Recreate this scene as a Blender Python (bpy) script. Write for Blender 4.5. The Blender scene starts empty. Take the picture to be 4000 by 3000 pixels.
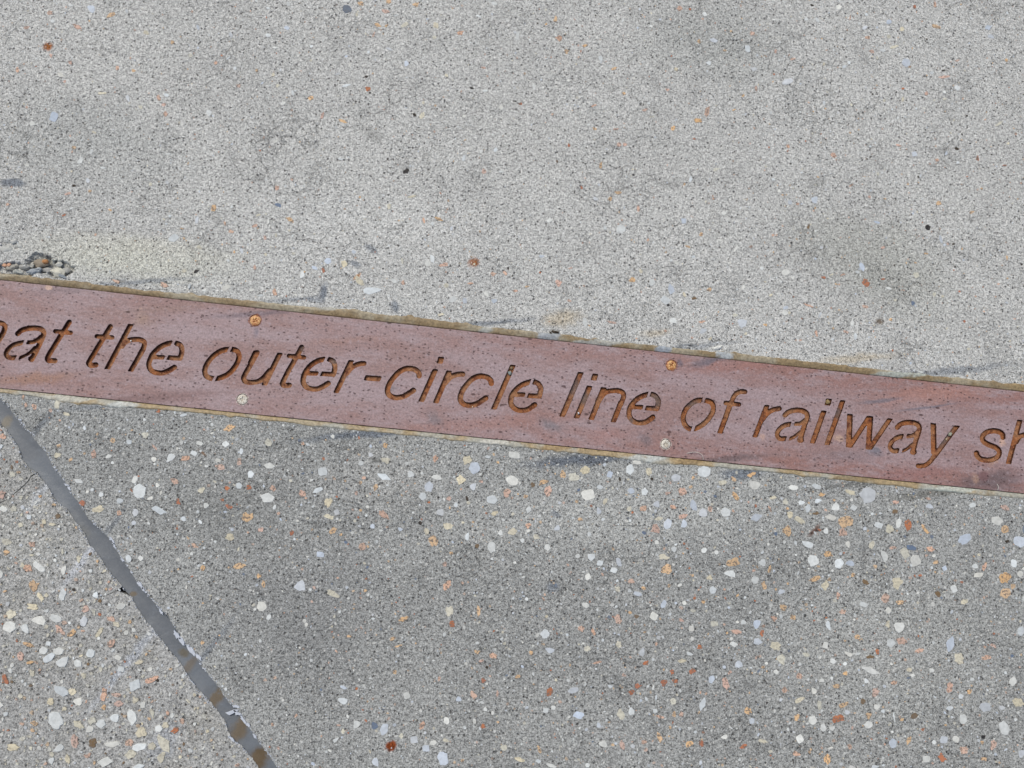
import bpy, bmesh, math, random
import numpy as np
from mathutils import Vector, Matrix, noise

random.seed(7)
# ------------------------------------------------------------------ camera
# pinhole of the phone: focal length 3000 px on a 4000 x 3000 frame, camera 0.74 m above the paving
F = 3000.0; CX, CY = 2000.0, 1500.0; H = 0.74
UP = np.array((.0654, -.1917, -.9793)); UP /= np.linalg.norm(UP)      # ground normal in camera axes (x right, y down, z forward)
ex = np.array((1., 0, 0)); WX = ex - UP * ex.dot(UP); WX /= np.linalg.norm(WX)
WY = np.cross(UP, WX)                                                # world Y in camera axes
RW = np.array((WX, WY, UP))                                          # camera axes -> world
sc = bpy.context.scene
cam = bpy.data.cameras.new('camera'); co = bpy.data.objects.new('camera', cam)
sc.collection.objects.link(co); sc.camera = co
cam.sensor_width = 36; cam.sensor_fit = 'HORIZONTAL'; cam.lens = 36 * F / 4000
cam.clip_start = 0.01; cam.clip_end = 100
cr, cd, cf = RW @ np.array((1., 0, 0)), RW @ np.array((0, 1., 0)), RW @ np.array((0, 0, 1.))
co.matrix_world = Matrix(((cr[0], -cd[0], -cf[0], 0), (cr[1], -cd[1], -cf[1], 0), (cr[2], -cd[2], -cf[2], H), (0, 0, 0, 1)))

# ------------------------------------------------------------------ light
world = bpy.data.worlds.new('World'); sc.world = world; world.use_nodes = True
wn = world.node_tree.nodes; wl = world.node_tree.links
sky = wn.new('ShaderNodeTexSky'); sky.sky_type = 'NISHITA'; sky.sun_disc = False
SUN_EL, SUN_AZ = math.radians(58), math.radians(-35)                  # azimuth clockwise from +Y
sky.sun_elevation = SUN_EL; sky.sun_rotation = SUN_AZ
sky.air_density = 1.0; sky.dust_density = 4.0; sky.ozone_density = 0.6
wl.new(sky.outputs[0], wn['Background'].inputs[0]); wn['Background'].inputs[1].default_value = 0.10
sun = bpy.data.lights.new('sun', 'SUN'); sun.energy = 1.5; sun.angle = math.radians(22); sun.color = (.96, .97, .91)
so = bpy.data.objects.new('sun', sun); sc.collection.objects.link(so)
sd = Vector((math.sin(SUN_AZ) * math.cos(SUN_EL), math.cos(SUN_AZ) * math.cos(SUN_EL), math.sin(SUN_EL)))
so.rotation_euler = sd.to_track_quat('Z', 'Y').to_euler(); so.location = sd * 3
sc.view_settings.view_transform = 'Standard'; sc.view_settings.look = 'None'
sc.view_settings.gamma = 1; sc.view_settings.exposure = 0.25

# ------------------------------------------------------------------ helpers
def G(px, py, z=0.0):
    d = RW @ np.array(((px - CX) / F, (py - CY) / F, 1.0))
    t = (z - H) / d[2]
    return np.array((d[0] * t, d[1] * t, z))
def Gm(pts):                                                         # many points at z = 0
    p = np.asarray(pts, float)
    d = np.stack(((p[:, 0] - CX) / F, (p[:, 1] - CY) / F, np.ones(len(p))), 1) @ RW.T
    t = -H / d[:, 2]
    return d[:, :2] * t[:, None]
def Ginv(pts):
    p = np.asarray(pts, float)
    q = np.column_stack((p, np.full(len(p), -H))) @ RW               # world -> camera axes
    return np.stack((q[:, 0] / q[:, 2] * F + CX, q[:, 1] / q[:, 2] * F + CY), 1)
def tag(o, label=None, cat=None, group=None, kind=None):
    if label: o['label'] = label
    if cat: o['category'] = cat
    if group: o['group'] = group
    if kind: o['kind'] = kind
    return o
def link(name, me, mat=None, parent=None):
    o = bpy.data.objects.new(name, me); sc.collection.objects.link(o)
    if mat is not None: me.materials.append(mat)
    if parent is not None:
        o.parent = parent
    return o
def mesh(name, verts, faces, mat=None, parent=None, smooth=False):
    me = bpy.data.meshes.new(name); me.from_pydata([tuple(v) for v in verts], [], faces); me.update()
    if smooth:
        me.polygons.foreach_set('use_smooth', [True] * len(me.polygons))
    return link(name, me, mat, parent)
def empty(name, loc=(0, 0, 0)):
    o = bpy.data.objects.new(name, None); sc.collection.objects.link(o); o.location = loc
    o.empty_display_size = .05
    return o
def nz(x, y, z=0.0): return noise.noise(Vector((x, y, z)))
def srgb(r, g, b):
    def f(c):
        c /= 255.
        return c / 12.92 if c <= .04045 else ((c + .055) / 1.055) ** 2.4
    return (f(r), f(g), f(b), 1)

# frame of the strip: U along it (image right), V across it (image up)
pA, pB = Gm([(0, 1304)])[0], Gm([(4000, 1729)])[0]
DU = (pB - pA) / np.linalg.norm(pB - pA); DV = np.array((-DU[1], DU[0])); PO = Gm([(2000, 1515)])[0]
def uv(p): q = np.asarray(p)[..., :2] - PO; return q @ DU, q @ DV
def UV(u, v): return PO + DU * u + DV * v

# ------------------------------------------------------------------ node kit
class NT:
    def __init__(s, name):
        s.m = bpy.data.materials.new(name); s.m.use_nodes = True
        s.t = s.m.node_tree; s.b = s.t.nodes['Principled BSDF']
        s.tc = s.t.nodes.new('ShaderNodeTexCoord').outputs['Object']
    def _in(s, sock, v):
        if isinstance(v, bpy.types.NodeSocket): s.t.links.new(v, sock)
        elif v is not None: sock.default_value = v
    def math(s, op, a, b=0.0, clamp=False):
        n = s.t.nodes.new('ShaderNodeMath'); n.operation = op; n.use_clamp = clamp
        s._in(n.inputs[0], a); s._in(n.inputs[1], b); return n.outputs[0]
    def vmath(s, op, a, b=None, out=0):
        n = s.t.nodes.new('ShaderNodeVectorMath'); n.operation = op
        s._in(n.inputs[0], a)
        if b is not None: s._in(n.inputs[1], b)
        return n.outputs[out]
    def scale(s, v, k):
        n = s.t.nodes.new('ShaderNodeVectorMath'); n.operation = 'SCALE'; s._in(n.inputs[0], v); n.inputs[3].default_value = k; return n.outputs[0]
    def noise(s, scale, detail=2, rough=.5, vec=None, col=False, dist=0):
        n = s.t.nodes.new('ShaderNodeTexNoise'); s._in(n.inputs['Vector'], vec if vec is not None else s.tc)
        n.inputs['Scale'].default_value = scale; n.inputs['Detail'].default_value = detail
        n.inputs['Roughness'].default_value = rough; n.inputs['Distortion'].default_value = dist
        return n.outputs[1 if col else 0]
    def vor(s, scale, feature='F1', vec=None, out='Distance', rand=1):
        n = s.t.nodes.new('ShaderNodeTexVoronoi'); n.feature = feature; n.inputs['Scale'].default_value = scale
        n.inputs['Randomness'].default_value = rand
        s._in(n.inputs['Vector'], vec if vec is not None else s.tc); return n.outputs[out]
    def ramp(s, v, a, b, lo=0.0, hi=1.0):
        n = s.t.nodes.new('ShaderNodeMapRange'); n.interpolation_type = 'SMOOTHSTEP'
        s._in(n.inputs[0], v)
        for i, k in zip((1, 2, 3, 4), (a, b, lo, hi)): n.inputs[i].default_value = k
        return n.outputs[0]
    def mix(s, f, a, b, mode='MIX'):
        n = s.t.nodes.new('ShaderNodeMix'); n.data_type = 'RGBA'; n.blend_type = mode
        s._in(n.inputs[0], f); s._in(n.inputs[6], a); s._in(n.inputs[7], b); return n.outputs[2]
    def sep(s, c):
        n = s.t.nodes.new('ShaderNodeSeparateColor'); s._in(n.inputs[0], c); return n.outputs
    def bump(s, h, dist, strength=1.0, normal=None):
        n = s.t.nodes.new('ShaderNodeBump'); s._in(n.inputs['Height'], h); n.inputs['Distance'].default_value = dist
        n.inputs['Strength'].default_value = strength
        if normal is not None: s._in(n.inputs['Normal'], normal)
        return n.outputs[0]
    def blob(s, px, py, rx, ry=None, ang=0, wob=.5, soft=.6, wscale=60):
        # patch, stain and painted brightness alike, with its own ragged outline, centred on a spot of the paving; radii in pixels of the photograph
        ry = ry or rx
        c = G(px, py); ppm = abs(G(px + 10, py)[0] - c[0]) / 10
        d = s.vmath('SUBTRACT', s.wobbled(wscale, wob * min(rx, ry) * ppm), (c[0], c[1], 0))
        n = s.t.nodes.new('ShaderNodeVectorRotate'); n.rotation_type = 'Z_AXIS'; s._in(n.inputs['Vector'], d); n.inputs['Angle'].default_value = math.radians(ang)
        d = s.vmath('MULTIPLY', n.outputs[0], (1 / (rx * ppm), 1 / (ry * ppm), 0))
        return s.ramp(s.vmath('LENGTH', d, out=1), 1.0, 1.0 - soft, 0, 1)
    def wobbled(s, wscale, amp):
        k = ('w', wscale)
        if not hasattr(s, 'cache'): s.cache = {}
        if k not in s.cache:
            s.cache[k] = s.vmath('SUBTRACT', s.noise(wscale, 5, .65, col=True), (.5, .5, .5))
        return s.vmath('ADD', s.tc, s.scale(s.cache[k], amp * 2.6))
    def uvv(s):
        a = s.vmath('SUBTRACT', s.tc, (PO[0], PO[1], 0))
        u = s.vmath('DOT_PRODUCT', a, (DU[0], DU[1], 0), out=1); v = s.vmath('DOT_PRODUCT', a, (DV[0], DV[1], 0), out=1)
        n = s.t.nodes.new('ShaderNodeCombineXYZ'); s._in(n.inputs[0], u); s._in(n.inputs[1], v); return u, v, n.outputs[0]
    def out(s, col, rough=.85, normal=None, metal=0.0, spec=.3):
        s._in(s.b.inputs['Base Color'], col); s._in(s.b.inputs['Roughness'], rough); s._in(s.b.inputs['Metallic'], metal)
        s.b.inputs['Specular IOR Level'].default_value = spec
        if normal is not None: s._in(s.b.inputs['Normal'], normal)
        return s.m

def concrete(name, base, dirty, stains_and_light=(), cracks=.5, grit=1.0, mott=(.42, .62), warm=None):
    s = NT(name)
    big = s.noise(5.5, 5, .6); mid = s.noise(26, 6, .62)
    col = s.mix(s.math('MULTIPLY', s.ramp(big, mott[0], mott[1]), .25), base, dirty)
    col = s.mix(s.math('MULTIPLY', s.ramp(mid, .5, .72), .6), col, dirty)
    if warm: col = s.mix(s.math('MULTIPLY', s.ramp(s.noise(11, 4, .6), .5, .75), .55), col, warm)
    for (args, c, k) in stains_and_light:
        col = s.mix(s.math('MULTIPLY', s.blob(*args), k), col, c)
    # sand: pale and dark grains
    g1 = s.noise(760, 3, .7); g2 = s.noise(330, 2, .6)
    cell = s.sep(s.vor(560, out='Color'))[0]
    lum = s.math('ADD', s.math('MULTIPLY', s.ramp(g1, .26, .74, -.5, .5), .95 * grit * 1.3), s.math('MULTIPLY', s.ramp(g2, .3, .7, -.5, .5), .28 * grit * 1.7))
    lum = s.math('ADD', lum, s.math('MULTIPLY', s.math('SUBTRACT', cell, .5), .42 * grit))
    lum = s.math('ADD', lum, 1.0)
    n = s.t.nodes.new('ShaderNodeCombineXYZ')
    for i in range(3): s._in(n.inputs[i], lum)
    col = s.mix(1.0, col, n.outputs[0], 'MULTIPLY')
    # bright sand specks
    sv = s.t.nodes.new('ShaderNodeTexVoronoi'); s._in(sv.inputs['Vector'], s.tc); sv.inputs['Scale'].default_value = 300
    sp = s.math('MULTIPLY', s.math('GREATER_THAN', s.sep(sv.outputs['Color'])[1], .80), s.ramp(sv.outputs['Distance'], .34, .2))
    col = s.mix(s.math('MULTIPLY', sp, .55), col, srgb(214, 214, 208))
    # air holes
    hv = s.t.nodes.new('ShaderNodeTexVoronoi'); s._in(hv.inputs['Vector'], s.tc); hv.inputs['Scale'].default_value = 210
    hole = s.math('MULTIPLY', s.math('GREATER_THAN', s.sep(hv.outputs['Color'])[2], .86), s.ramp(hv.outputs['Distance'], .26, .13))
    col = s.mix(s.math('MULTIPLY', hole, .75), col, srgb(62, 60, 57))
    # crazing
    w = s.wobbled(90, .006)
    cm = s.ramp(s.noise(9, 3, .6), .46, .62)
    c1 = s.math('MULTIPLY', s.ramp(s.vor(34, 'DISTANCE_TO_EDGE', w), .022, .006), cm)
    c2 = s.math('MULTIPLY', s.ramp(s.vor(85, 'DISTANCE_TO_EDGE', w), .05, .015), s.ramp(s.noise(21, 3, .6), .54, .62))
    cr_ = s.math('MAXIMUM', c1, s.math('MULTIPLY', c2, .7))
    col = s.mix(s.math('MULTIPLY', cr_, cracks * .5), col, srgb(70, 69, 64))
    h = s.math('SUBTRACT', g1, s.math('ADD', s.math('MULTIPLY', hole, 1.2), s.math('MULTIPLY', cr_, .8)))
    h = s.math('ADD', h, s.math('MULTIPLY', mid, 1.5))
    return s.out(col, .92, s.bump(h, .0006, .9), spec=.2)

BLUE = srgb(98, 106, 116); DARK = srgb(88, 88, 84); TAN = srgb(176, 158, 124); RUST = srgb(140, 82, 30); BRN = srgb(96, 80, 62)
M = {}
M['upper'] = concrete('pale_concrete', srgb(180, 180, 176), srgb(156, 156, 153), cracks=.62, stains_and_light=[
    ((330, 560, 520, 300, 0, .5, .9, 8), srgb(150, 152, 149), .5), ((2800, 140, 420, 240, 0, .5, .9, 8), srgb(150, 152, 148), .5),  # broad patches; the upper left one paints vignetting darkness into the concrete
    ((3420, 1050, 480, 260, 20, .6, .9, 8), srgb(150, 151, 143), .55), ((500, 1000, 600, 130, 6, .6, .9, 8), srgb(186, 186, 174), .8),
    ((1500, 860, 700, 200, 6, .6, .9, 8), srgb(190, 190, 186), .7),  # brighter middle by the strip, painted into the colour
    ((50, 714, 62, 26, 0, .7, .5), BLUE, .75), ((1262, 1140, 22, 50, 10, .8, .7), BLUE, .8), ((1385, 1030, 40, 16, 25, .8, .6), BLUE, .6),
    ((1450, 970, 42, 20, 30, .8, .6), BLUE, .55), ((1545, 1205, 34, 34, 0, .8, .8), BLUE, .7), ((1230, 1172, 60, 14, 6, .8, .8), BLUE, .5),
    ((520, 1102, 340, 15, -6, .8, .8), BLUE, .55), ((1150, 1170, 200, 12, -6, .8, .8), BLUE, .5), ((1900, 1262, 300, 14, -6, .8, .8), BLUE, .65),
    ((2700, 1352, 260, 16, -6, .8, .8), BLUE, .5), ((3700, 1450, 380, 22, -6, .8, .8), BLUE, .55),
    ((2200, 1245, 120, 46, -6, .7, .9), TAN, .5), ((3350, 1400, 240, 24, -6, .7, .9), TAN, .45), ((2560, 1300, 90, 20, -6, .7, .9), TAN, .4),
    ((185, 182, 27, 27, 0, .45, .7, 160), RUST, .95), ((1853, 1028, 30, 30, 0, .6, .75, 160), RUST, .95),
    ((1395, 1080, 26, 10, -50, .6, .7, 160), srgb(190, 130, 60), .7), ((3437, 1257, 26, 18, -30, .7, .8), BRN, .8),
    ((1585, 668, 20, 14, 0, .7, .8), DARK, .7), ((1460, 525, 60, 45, 0, .8, .9), DARK, .35), ((2615, 720, 60, 30, 0, .8, .9), DARK, .35),
    ((560, 960, 500, 70, 5, .8, .9, 20), srgb(192, 190, 176), .4), ((3190, 715, 60, 50, 0, .8, .9), DARK, .3),
])
M['lower'] = concrete('dark_concrete', srgb(150, 151, 148), srgb(126, 127, 125), cracks=.5, grit=1.05, stains_and_light=[
    ((2500, 2000, 1000, 240, -6, .5, .9, 8), srgb(166, 167, 163), .75), ((3500, 2500, 700, 500, 0, .5, .9, 8), srgb(158, 159, 155), .6),  # broad soft patches, paler near the strip and right, darker left
    ((900, 2000, 350, 260, 0, .6, .9, 8), srgb(128, 129, 126), .5), ((1150, 2350, 500, 420, 0, .6, .9, 8), srgb(124, 125, 124), .6),
    ((1500, 1870, 330, 170, 0, .6, .9, 8), srgb(160, 160, 156), .6),
    ((2290, 1795, 330, 34, -6, .7, .7), srgb(98, 104, 112), .9), ((1500, 1688, 440, 22, -6, .7, .7), BLUE, .75), ((2900, 1850, 120, 30, -6, .7, .7), BLUE, .75),
    ((450, 1580, 300, 18, -6, .8, .8), BLUE, .45), ((3650, 1925, 260, 22, -6, .8, .7), srgb(92, 90, 82), .6), ((3330, 1895, 250, 14, -6, .8, .7), DARK, .5),
    ((2160, 2298, 40, 30, 0, .8, .8), BLUE, .7), ((2172, 2010, 34, 18, 20, .8, .8), BLUE, .6), ((1470, 1796, 34, 12, 10, .8, .7), DARK, .7),
    ((1528, 2915, 27, 25, 0, .35, .5, 200), srgb(124, 62, 30), 1.0), ((3180, 2070, 46, 12, -40, .8, .7), srgb(92, 62, 48), .8),
    ((790, 1770, 30, 8, 40, .8, .7), srgb(110, 76, 40), .7), ((320, 1964, 18, 12, 0, .8, .8, 160), srgb(132, 66, 26), .9),
    ((160, 1660, 22, 110, 34, .6, .8), BLUE, .5), ((430, 2060, 18, 160, 34, .6, .8), BLUE, .45), ((800, 2560, 20, 260, 36, .6, .8), BLUE, .5),
])
M['left'] = concrete('worn_concrete', srgb(158, 158, 155), srgb(138, 138, 134), cracks=.35, grit=.9, warm=srgb(150, 146, 134), stains_and_light=[
    ((180, 1900, 26, 200, 34, .6, .8), srgb(186, 190, 194), .55), ((520, 2560, 26, 380, 36, .6, .8), srgb(168, 173, 180), .6),
    ((340, 2170, 24, 220, 36, .6, .8), srgb(190, 194, 200), .6), ((640, 2900, 70, 130, 36, .6, .9), srgb(160, 165, 172), .5),
    ((90, 2100, 240, 240, 0, .6, .9, 8), srgb(166, 166, 160), .6),
])

# rusted steel face
s = NT('rusted_steel'); u, v, q = s.uvv()
qs = s.vmath('MULTIPLY', q, (1, 3.2, 1))
n1 = s.noise(9, 6, .65, vec=qs); n2 = s.noise(34, 6, .7, vec=qs); n3 = s.noise(520, 3, .7); n4 = s.noise(200, 3, .7, vec=s.vmath('MULTIPLY', q, (1, 2.0, 1)))
MAUVE = srgb(164, 136, 138)
col = s.mix(s.ramp(n1, .42, .62), MAUVE, srgb(152, 112, 106))
edge = s.ramp(s.math('ABSOLUTE', v), .018, .047)
right = s.ramp(u, -.25, .45, .35, 1)
ef = s.math('MULTIPLY', s.math('MULTIPLY', edge, s.ramp(n2, .36, .58)), right)
col = s.mix(s.math('MULTIPLY', ef, .85), col, srgb(150, 92, 76))
for (a, c, k) in [((130, 1480, 240, 34, -6, .6, .8), srgb(158, 104, 72), .8), ((560, 1560, 420, 34, -6, .6, .8), srgb(132, 92, 88), .8),
                  ((900, 1655, 300, 22, -6, .6, .8), srgb(112, 84, 86), .7), ((1950, 1650, 500, 40, -6, .6, .8), srgb(158, 100, 84), .6),
                  ((640, 1205, 260, 26, -6, .7, .9), srgb(150, 112, 100), .7), ((1000, 1225, 260, 18, -6, .7, .9), srgb(118, 98, 108), .8),
                  ((560, 1250, 60, 46, 0, .8, .9), srgb(160, 120, 92), .6), ((250, 1130, 230, 30, -6, .7, .9), srgb(136, 112, 116), .6),
                  ((1350, 1330, 260, 20, -6, .8, .9), srgb(160, 112, 98), .6), ((3100, 1410, 700, 34, -6, .6, .8), srgb(158, 98, 84), .8),
                  ((3640, 1540, 330, 46, -6, .6, .8), srgb(170, 108, 88), .7), ((2780, 1405, 140, 24, -20, .7, .8), srgb(112, 104, 116), .8),
                  ((3440, 1565, 130, 12, -8, .6, .8), srgb(116, 110, 122), .75), ((3620, 1592, 180, 7, -8, .6, .8), srgb(116, 110, 122), .7),
                  ((2830, 1795, 260, 22, -6, .6, .8), srgb(112, 88, 88), .8), ((3300, 1780, 200, 40, 0, .6, .9), srgb(138, 118, 122), .6),
                  ((3420, 1765, 46, 24, 15, .7, .8), srgb(118, 116, 128), .8), ((3860, 1880, 200, 60, -6, .6, .8), srgb(106, 86, 88), .8),
                  ((3560, 1850, 240, 30, -6, .6, .8), srgb(150, 92, 82), .7), ((3842, 1858, 26, 24, 0, .3, .4), srgb(122, 76, 76), .8),
                  ((2150, 1660, 80, 34, 20, .7, .9), srgb(120, 112, 118), .7), ((1700, 1640, 60, 30, 40, .7, .9), srgb(122, 112, 118), .6),
                  ((1530, 1515, 40, 20, 0, .7, .9), srgb(118, 110, 116), .6), ((2990, 1650, 70, 30, 70, .7, .9), srgb(134, 116, 120), .5),
                  ((2520, 1720, 50, 30, 60, .7, .9), srgb(112, 98, 104), .6), ((2370, 1700, 100, 40, -6, .7, .9), srgb(165, 100, 84), .5),
                  ((190, 1124, 17, 12, 6, .35, .3, 200), srgb(205, 160, 130), .8), ((83, 1132, 7, 7, 0, .3, .4, 200), srgb(190, 140, 110), .7),
                  ((3275, 1710, 26, 20, 20, .7, .8, 160), srgb(196, 152, 120), .8), ((2978, 1708, 16, 18, 0, .7, .8, 160), srgb(196, 148, 124), .7),
                  ((3915, 1728, 18, 22, 0, .7, .8, 160), srgb(204, 152, 116), .8), ((3880, 1800, 34, 20, -40, .7, .8, 160), srgb(180, 130, 100), .7),
                  ((3810, 1870, 18, 30, 0, .7, .8, 160), srgb(176, 128, 96), .7), ((550, 1205, 10, 6, 0, .6, .8, 200), srgb(205, 160, 130), .5),
                  ((1000, 1300, 20, 34, 0, .7, .9), srgb(128, 118, 134), .6), ((2655, 1415, 16, 24, 0, .7, .8), srgb(100, 92, 108), .7)]:
    col = s.mix(s.math('MULTIPLY', s.blob(*a), k), col, c)
lum = s.math('ADD', s.math('ADD', s.math('MULTIPLY', s.ramp(n3, .28, .72, -.5, .5), .42), s.math('MULTIPLY', s.ramp(n4, .3, .7, -.5, .5), .26)), 1.0)
cb = s.t.nodes.new('ShaderNodeCombineXYZ')
for i in range(3): s._in(cb.inputs[i], lum)
col = s.mix(1.0, col, cb.outputs[0], 'MULTIPLY')
col = s.mix(s.math('MULTIPLY', s.ramp(s.noise(240, 3, .6), .56, .7), .35), col, srgb(186, 166, 174))
pv = s.t.nodes.new('ShaderNodeTexVoronoi'); s._in(pv.inputs['Vector'], s.vmath('ADD', s.vmath('MULTIPLY', q, (.75, 1.15, 1)), s.scale(s.vmath('SUBTRACT', s.noise(300, 2, .6, col=True), (.5, .5, .5)), .0016)))
pv.inputs['Scale'].default_value = 300
pc = s.sep(pv.outputs['Color'])
pit = s.math('MULTIPLY', s.math('GREATER_THAN', pc[0], .62), s.ramp(pv.outputs['Distance'], .34, .16))
col = s.mix(s.math('MULTIPLY', pit, .75), col, srgb(78, 46, 44))
pv2 = s.t.nodes.new('ShaderNodeTexVoronoi'); s._in(pv2.inputs['Vector'], s.vmath('MULTIPLY', q, (.6, 1.2, 1))); pv2.inputs['Scale'].default_value = 95
pit2 = s.math('MULTIPLY', s.math('GREATER_THAN', s.sep(pv2.outputs['Color'])[1], .78), s.ramp(pv2.outputs['Distance'], .17, .09))
col = s.mix(s.math('MULTIPLY', pit2, .8), col, srgb(74, 36, 32))
h = s.math('SUBTRACT', s.math('MULTIPLY', n3, .6), s.math('ADD', pit, pit2))
h = s.math('ADD', h, s.math('MULTIPLY', n2, 1.0))
hs = s.t.nodes.new('ShaderNodeHueSaturation'); hs.inputs['Saturation'].default_value = .74; hs.inputs['Value'].default_value = .86; s._in(hs.inputs['Color'], col); col = hs.outputs[0]
M['steel'] = s.out(col, .62, s.bump(h, .0003, .8), spec=.35)

# rust inside the letters
def rust(name, a, b, c, grey=False):
    s = NT(name)
    col = s.mix(s.ramp(s.noise(38, 4, .6), .4, .62), a, b)
    col = s.mix(s.math('MULTIPLY', s.ramp(s.noise(210, 4, .65), .5, .62), .85), col, c)
    col = s.mix(s.math('MULTIPLY', s.ramp(s.noise(420, 3, .6), .55, .72), .5), col, srgb(170, 126, 84))
    if grey:
        for (px, py, rx, ry, an) in [(2240, 1500, 46, 90, 24), (2290, 1560, 30, 70, 24), (2570, 1560, 60, 46, 0), (2710, 1575, 46, 22, 0), (1305, 1410, 28, 16, 0),
                                     (2040, 1395, 0.1, .1, 0), (3700, 1710, 70, 26, 52), (3270, 1600, 26, 70, 20), (1180, 1360, 16, 30, 20), (2470, 1640, 14, 20, 0)]:
            if rx > 1: col = s.mix(s.math('MULTIPLY', s.blob(px, py, rx, ry, -an, .5, .8), .8), col, srgb(104, 92, 88))
    g = s.noise(330, 4, .7)
    lum = s.ramp(g, .25, .75, .62, 1.38)
    cb = s.t.nodes.new('ShaderNodeCombineXYZ')
    for i in range(3): s._in(cb.inputs[i], lum)
    col = s.mix(1.0, col, cb.outputs[0], 'MULTIPLY')
    return s.out(col, .8, s.bump(g, .0009, .9), spec=.25)
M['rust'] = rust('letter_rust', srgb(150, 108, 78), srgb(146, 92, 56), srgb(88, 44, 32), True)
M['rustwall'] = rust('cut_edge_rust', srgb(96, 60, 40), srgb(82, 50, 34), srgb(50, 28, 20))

def sealant(name, cols, rough=.55, blobs=(), k=.3, sc_=14):
    s = NT(name); u, v, q = s.uvv()
    qq = s.vmath('MULTIPLY', q, (1, 1.6, 1))
    col = s.mix(s.ramp(s.noise(sc_, 4, .6, vec=qq), .44, .56), cols[0], cols[1])
    for (a, c, kk) in blobs: col = s.mix(s.math('MULTIPLY', s.blob(*a), kk), col, c)
    col = s.mix(s.math('MULTIPLY', s.ramp(s.noise(110, 5, .7), .52, .7), .6), col, cols[2])
    lum = s.ramp(s.noise(420, 3, .6), .25, .75, 1 - k, 1 + k)
    cb = s.t.nodes.new('ShaderNodeCombineXYZ')
    for i in range(3): s._in(cb.inputs[i], lum)
    col = s.mix(1.0, col, cb.outputs[0], 'MULTIPLY')
    return s.out(col, rough, s.bump(s.noise(160, 5, .6), .0008, .6), spec=.35)
GREYS = srgb(168, 170, 164)
M['seal_top'] = sealant('dirty_sealant', (srgb(138, 120, 90), srgb(156, 146, 124), srgb(118, 98, 68)), blobs=[
    ((200, 1100, 500, 40, -6, .5, .4), srgb(124, 106, 76), .7), ((1290, 1200, 60, 16, -6, .8, .5), GREYS, .7), ((1900, 1290, 34, 20, -6, .8, .5), GREYS, .8),
    ((2140, 1305, 60, 30, -6, .8, .4), srgb(150, 156, 160), .9), ((2320, 1340, 170, 20, -6, .8, .4), GREYS, .8), ((2590, 1360, 40, 22, -6, .8, .4), srgb(150, 158, 166), .9),
    ((2830, 1390, 40, 24, -6, .8, .4), srgb(170, 176, 178), .9), ((3520, 1462, 200, 20, -6, .8, .4), srgb(164, 170, 162), .85), ((4000, 1500, 100, 40, 0, .5, .5), srgb(150, 130, 96), .7)])
M['seal_low'] = sealant('grey_sealant', (srgb(160, 158, 146), srgb(158, 140, 108), srgb(132, 114, 84)), blobs=[
    ((260, 1555, 260, 24, -6, .6, .4), srgb(172, 172, 162), .85), ((480, 1585, 80, 20, -6, .8, .4), srgb(184, 188, 184), .8), ((1200, 1650, 260, 20, -6, .6, .5), srgb(160, 144, 112), .7),
    ((1950, 1722, 90, 20, -6, .6, .4), srgb(186, 184, 174), .85), ((2180, 1745, 80, 20, -6, .6, .4), srgb(150, 126, 88), .8), ((2520, 1790, 120, 24, -6, .7, .4), srgb(176, 180, 176), .85),
    ((2700, 1800, 90, 16, -6, .7, .5), srgb(140, 118, 84), .8), ((3350, 1868, 160, 20, -6, .7, .4), srgb(130, 114, 84), .8), ((3720, 1910, 260, 22, -6, .6, .4), srgb(176, 180, 170), .9)])
BR = srgb(104, 90, 68)
M['joint'] = sealant('joint_sealant', (srgb(106, 111, 116), srgb(99, 103, 107), srgb(113, 118, 123)), .5, k=.05, sc_=8, blobs=[
    ((20, 1650, 26, 50, 30, .8, .7), srgb(120, 112, 96), .8), ((715, 2550, 30, 22, 0, .8, .6), srgb(98, 92, 78), .9), ((740, 2600, 26, 60, 36, .8, .7), BR, .6),
    ((850, 2720, 34, 90, 34, .7, .6), BR, .85), ((930, 2850, 40, 100, 34, .7, .7), BR, .85), ((1010, 2970, 50, 90, 34, .6, .6), srgb(92, 76, 52), .95),
    ((520, 2320, 22, 14, 0, .8, .6), BR, .8), ((330, 2080, 60, 30, 40, .8, .9), srgb(108, 108, 104), .5)])

# stones: colour from the mesh, crumbly ones let the mortar show
s = NT('stone'); at = s.t.nodes.new('ShaderNodeAttribute'); at.attribute_name = 'tint'
col = at.outputs['Color']
n = s.noise(260, 4, .65)
cb = s.t.nodes.new('ShaderNodeCombineXYZ'); lum = s.ramp(n, .25, .75, .86, 1.12)
for i in range(3): s._in(cb.inputs[i], lum)
col = s.mix(1.0, col, cb.outputs[0], 'MULTIPLY')
thr = s.math('MULTIPLY', at.outputs['Alpha'], s.ramp(s.noise(430, 3, .7), .5, .58))
col = s.mix(thr, col, srgb(112, 104, 96))
M['stone'] = s.out(col, .7, s.bump(n, .0004, .5), spec=.25)
s = NT('crust'); M['crust'] = s.out(s.mix(s.noise(300, 3, .6), srgb(206, 210, 216), srgb(168, 174, 184)), .9, s.bump(s.noise(500), .0004), spec=.1)
s = NT('screw_pale'); M['screw'] = s.out(s.mix(s.ramp(s.noise(420, 4, .7), .45, .62), srgb(206, 202, 190), srgb(160, 150, 136)), .5, s.bump(s.noise(600, 3), .0003, .6), 0.1, .4)
s = NT('screw_rusty'); M['screw_r'] = s.out(s.mix(s.ramp(s.noise(360, 4, .7), .42, .58), srgb(206, 164, 110), srgb(160, 102, 60)), .5, s.bump(s.noise(600, 3), .0003, .6), 0.1, .4)
s = NT('corrosion_ring'); M['ring'] = s.out(s.mix(s.ramp(s.noise(600, 3, .6), .4, .6), srgb(196, 186, 176), srgb(150, 128, 122)), .8, s.bump(s.noise(600, 3), .0004))
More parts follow.
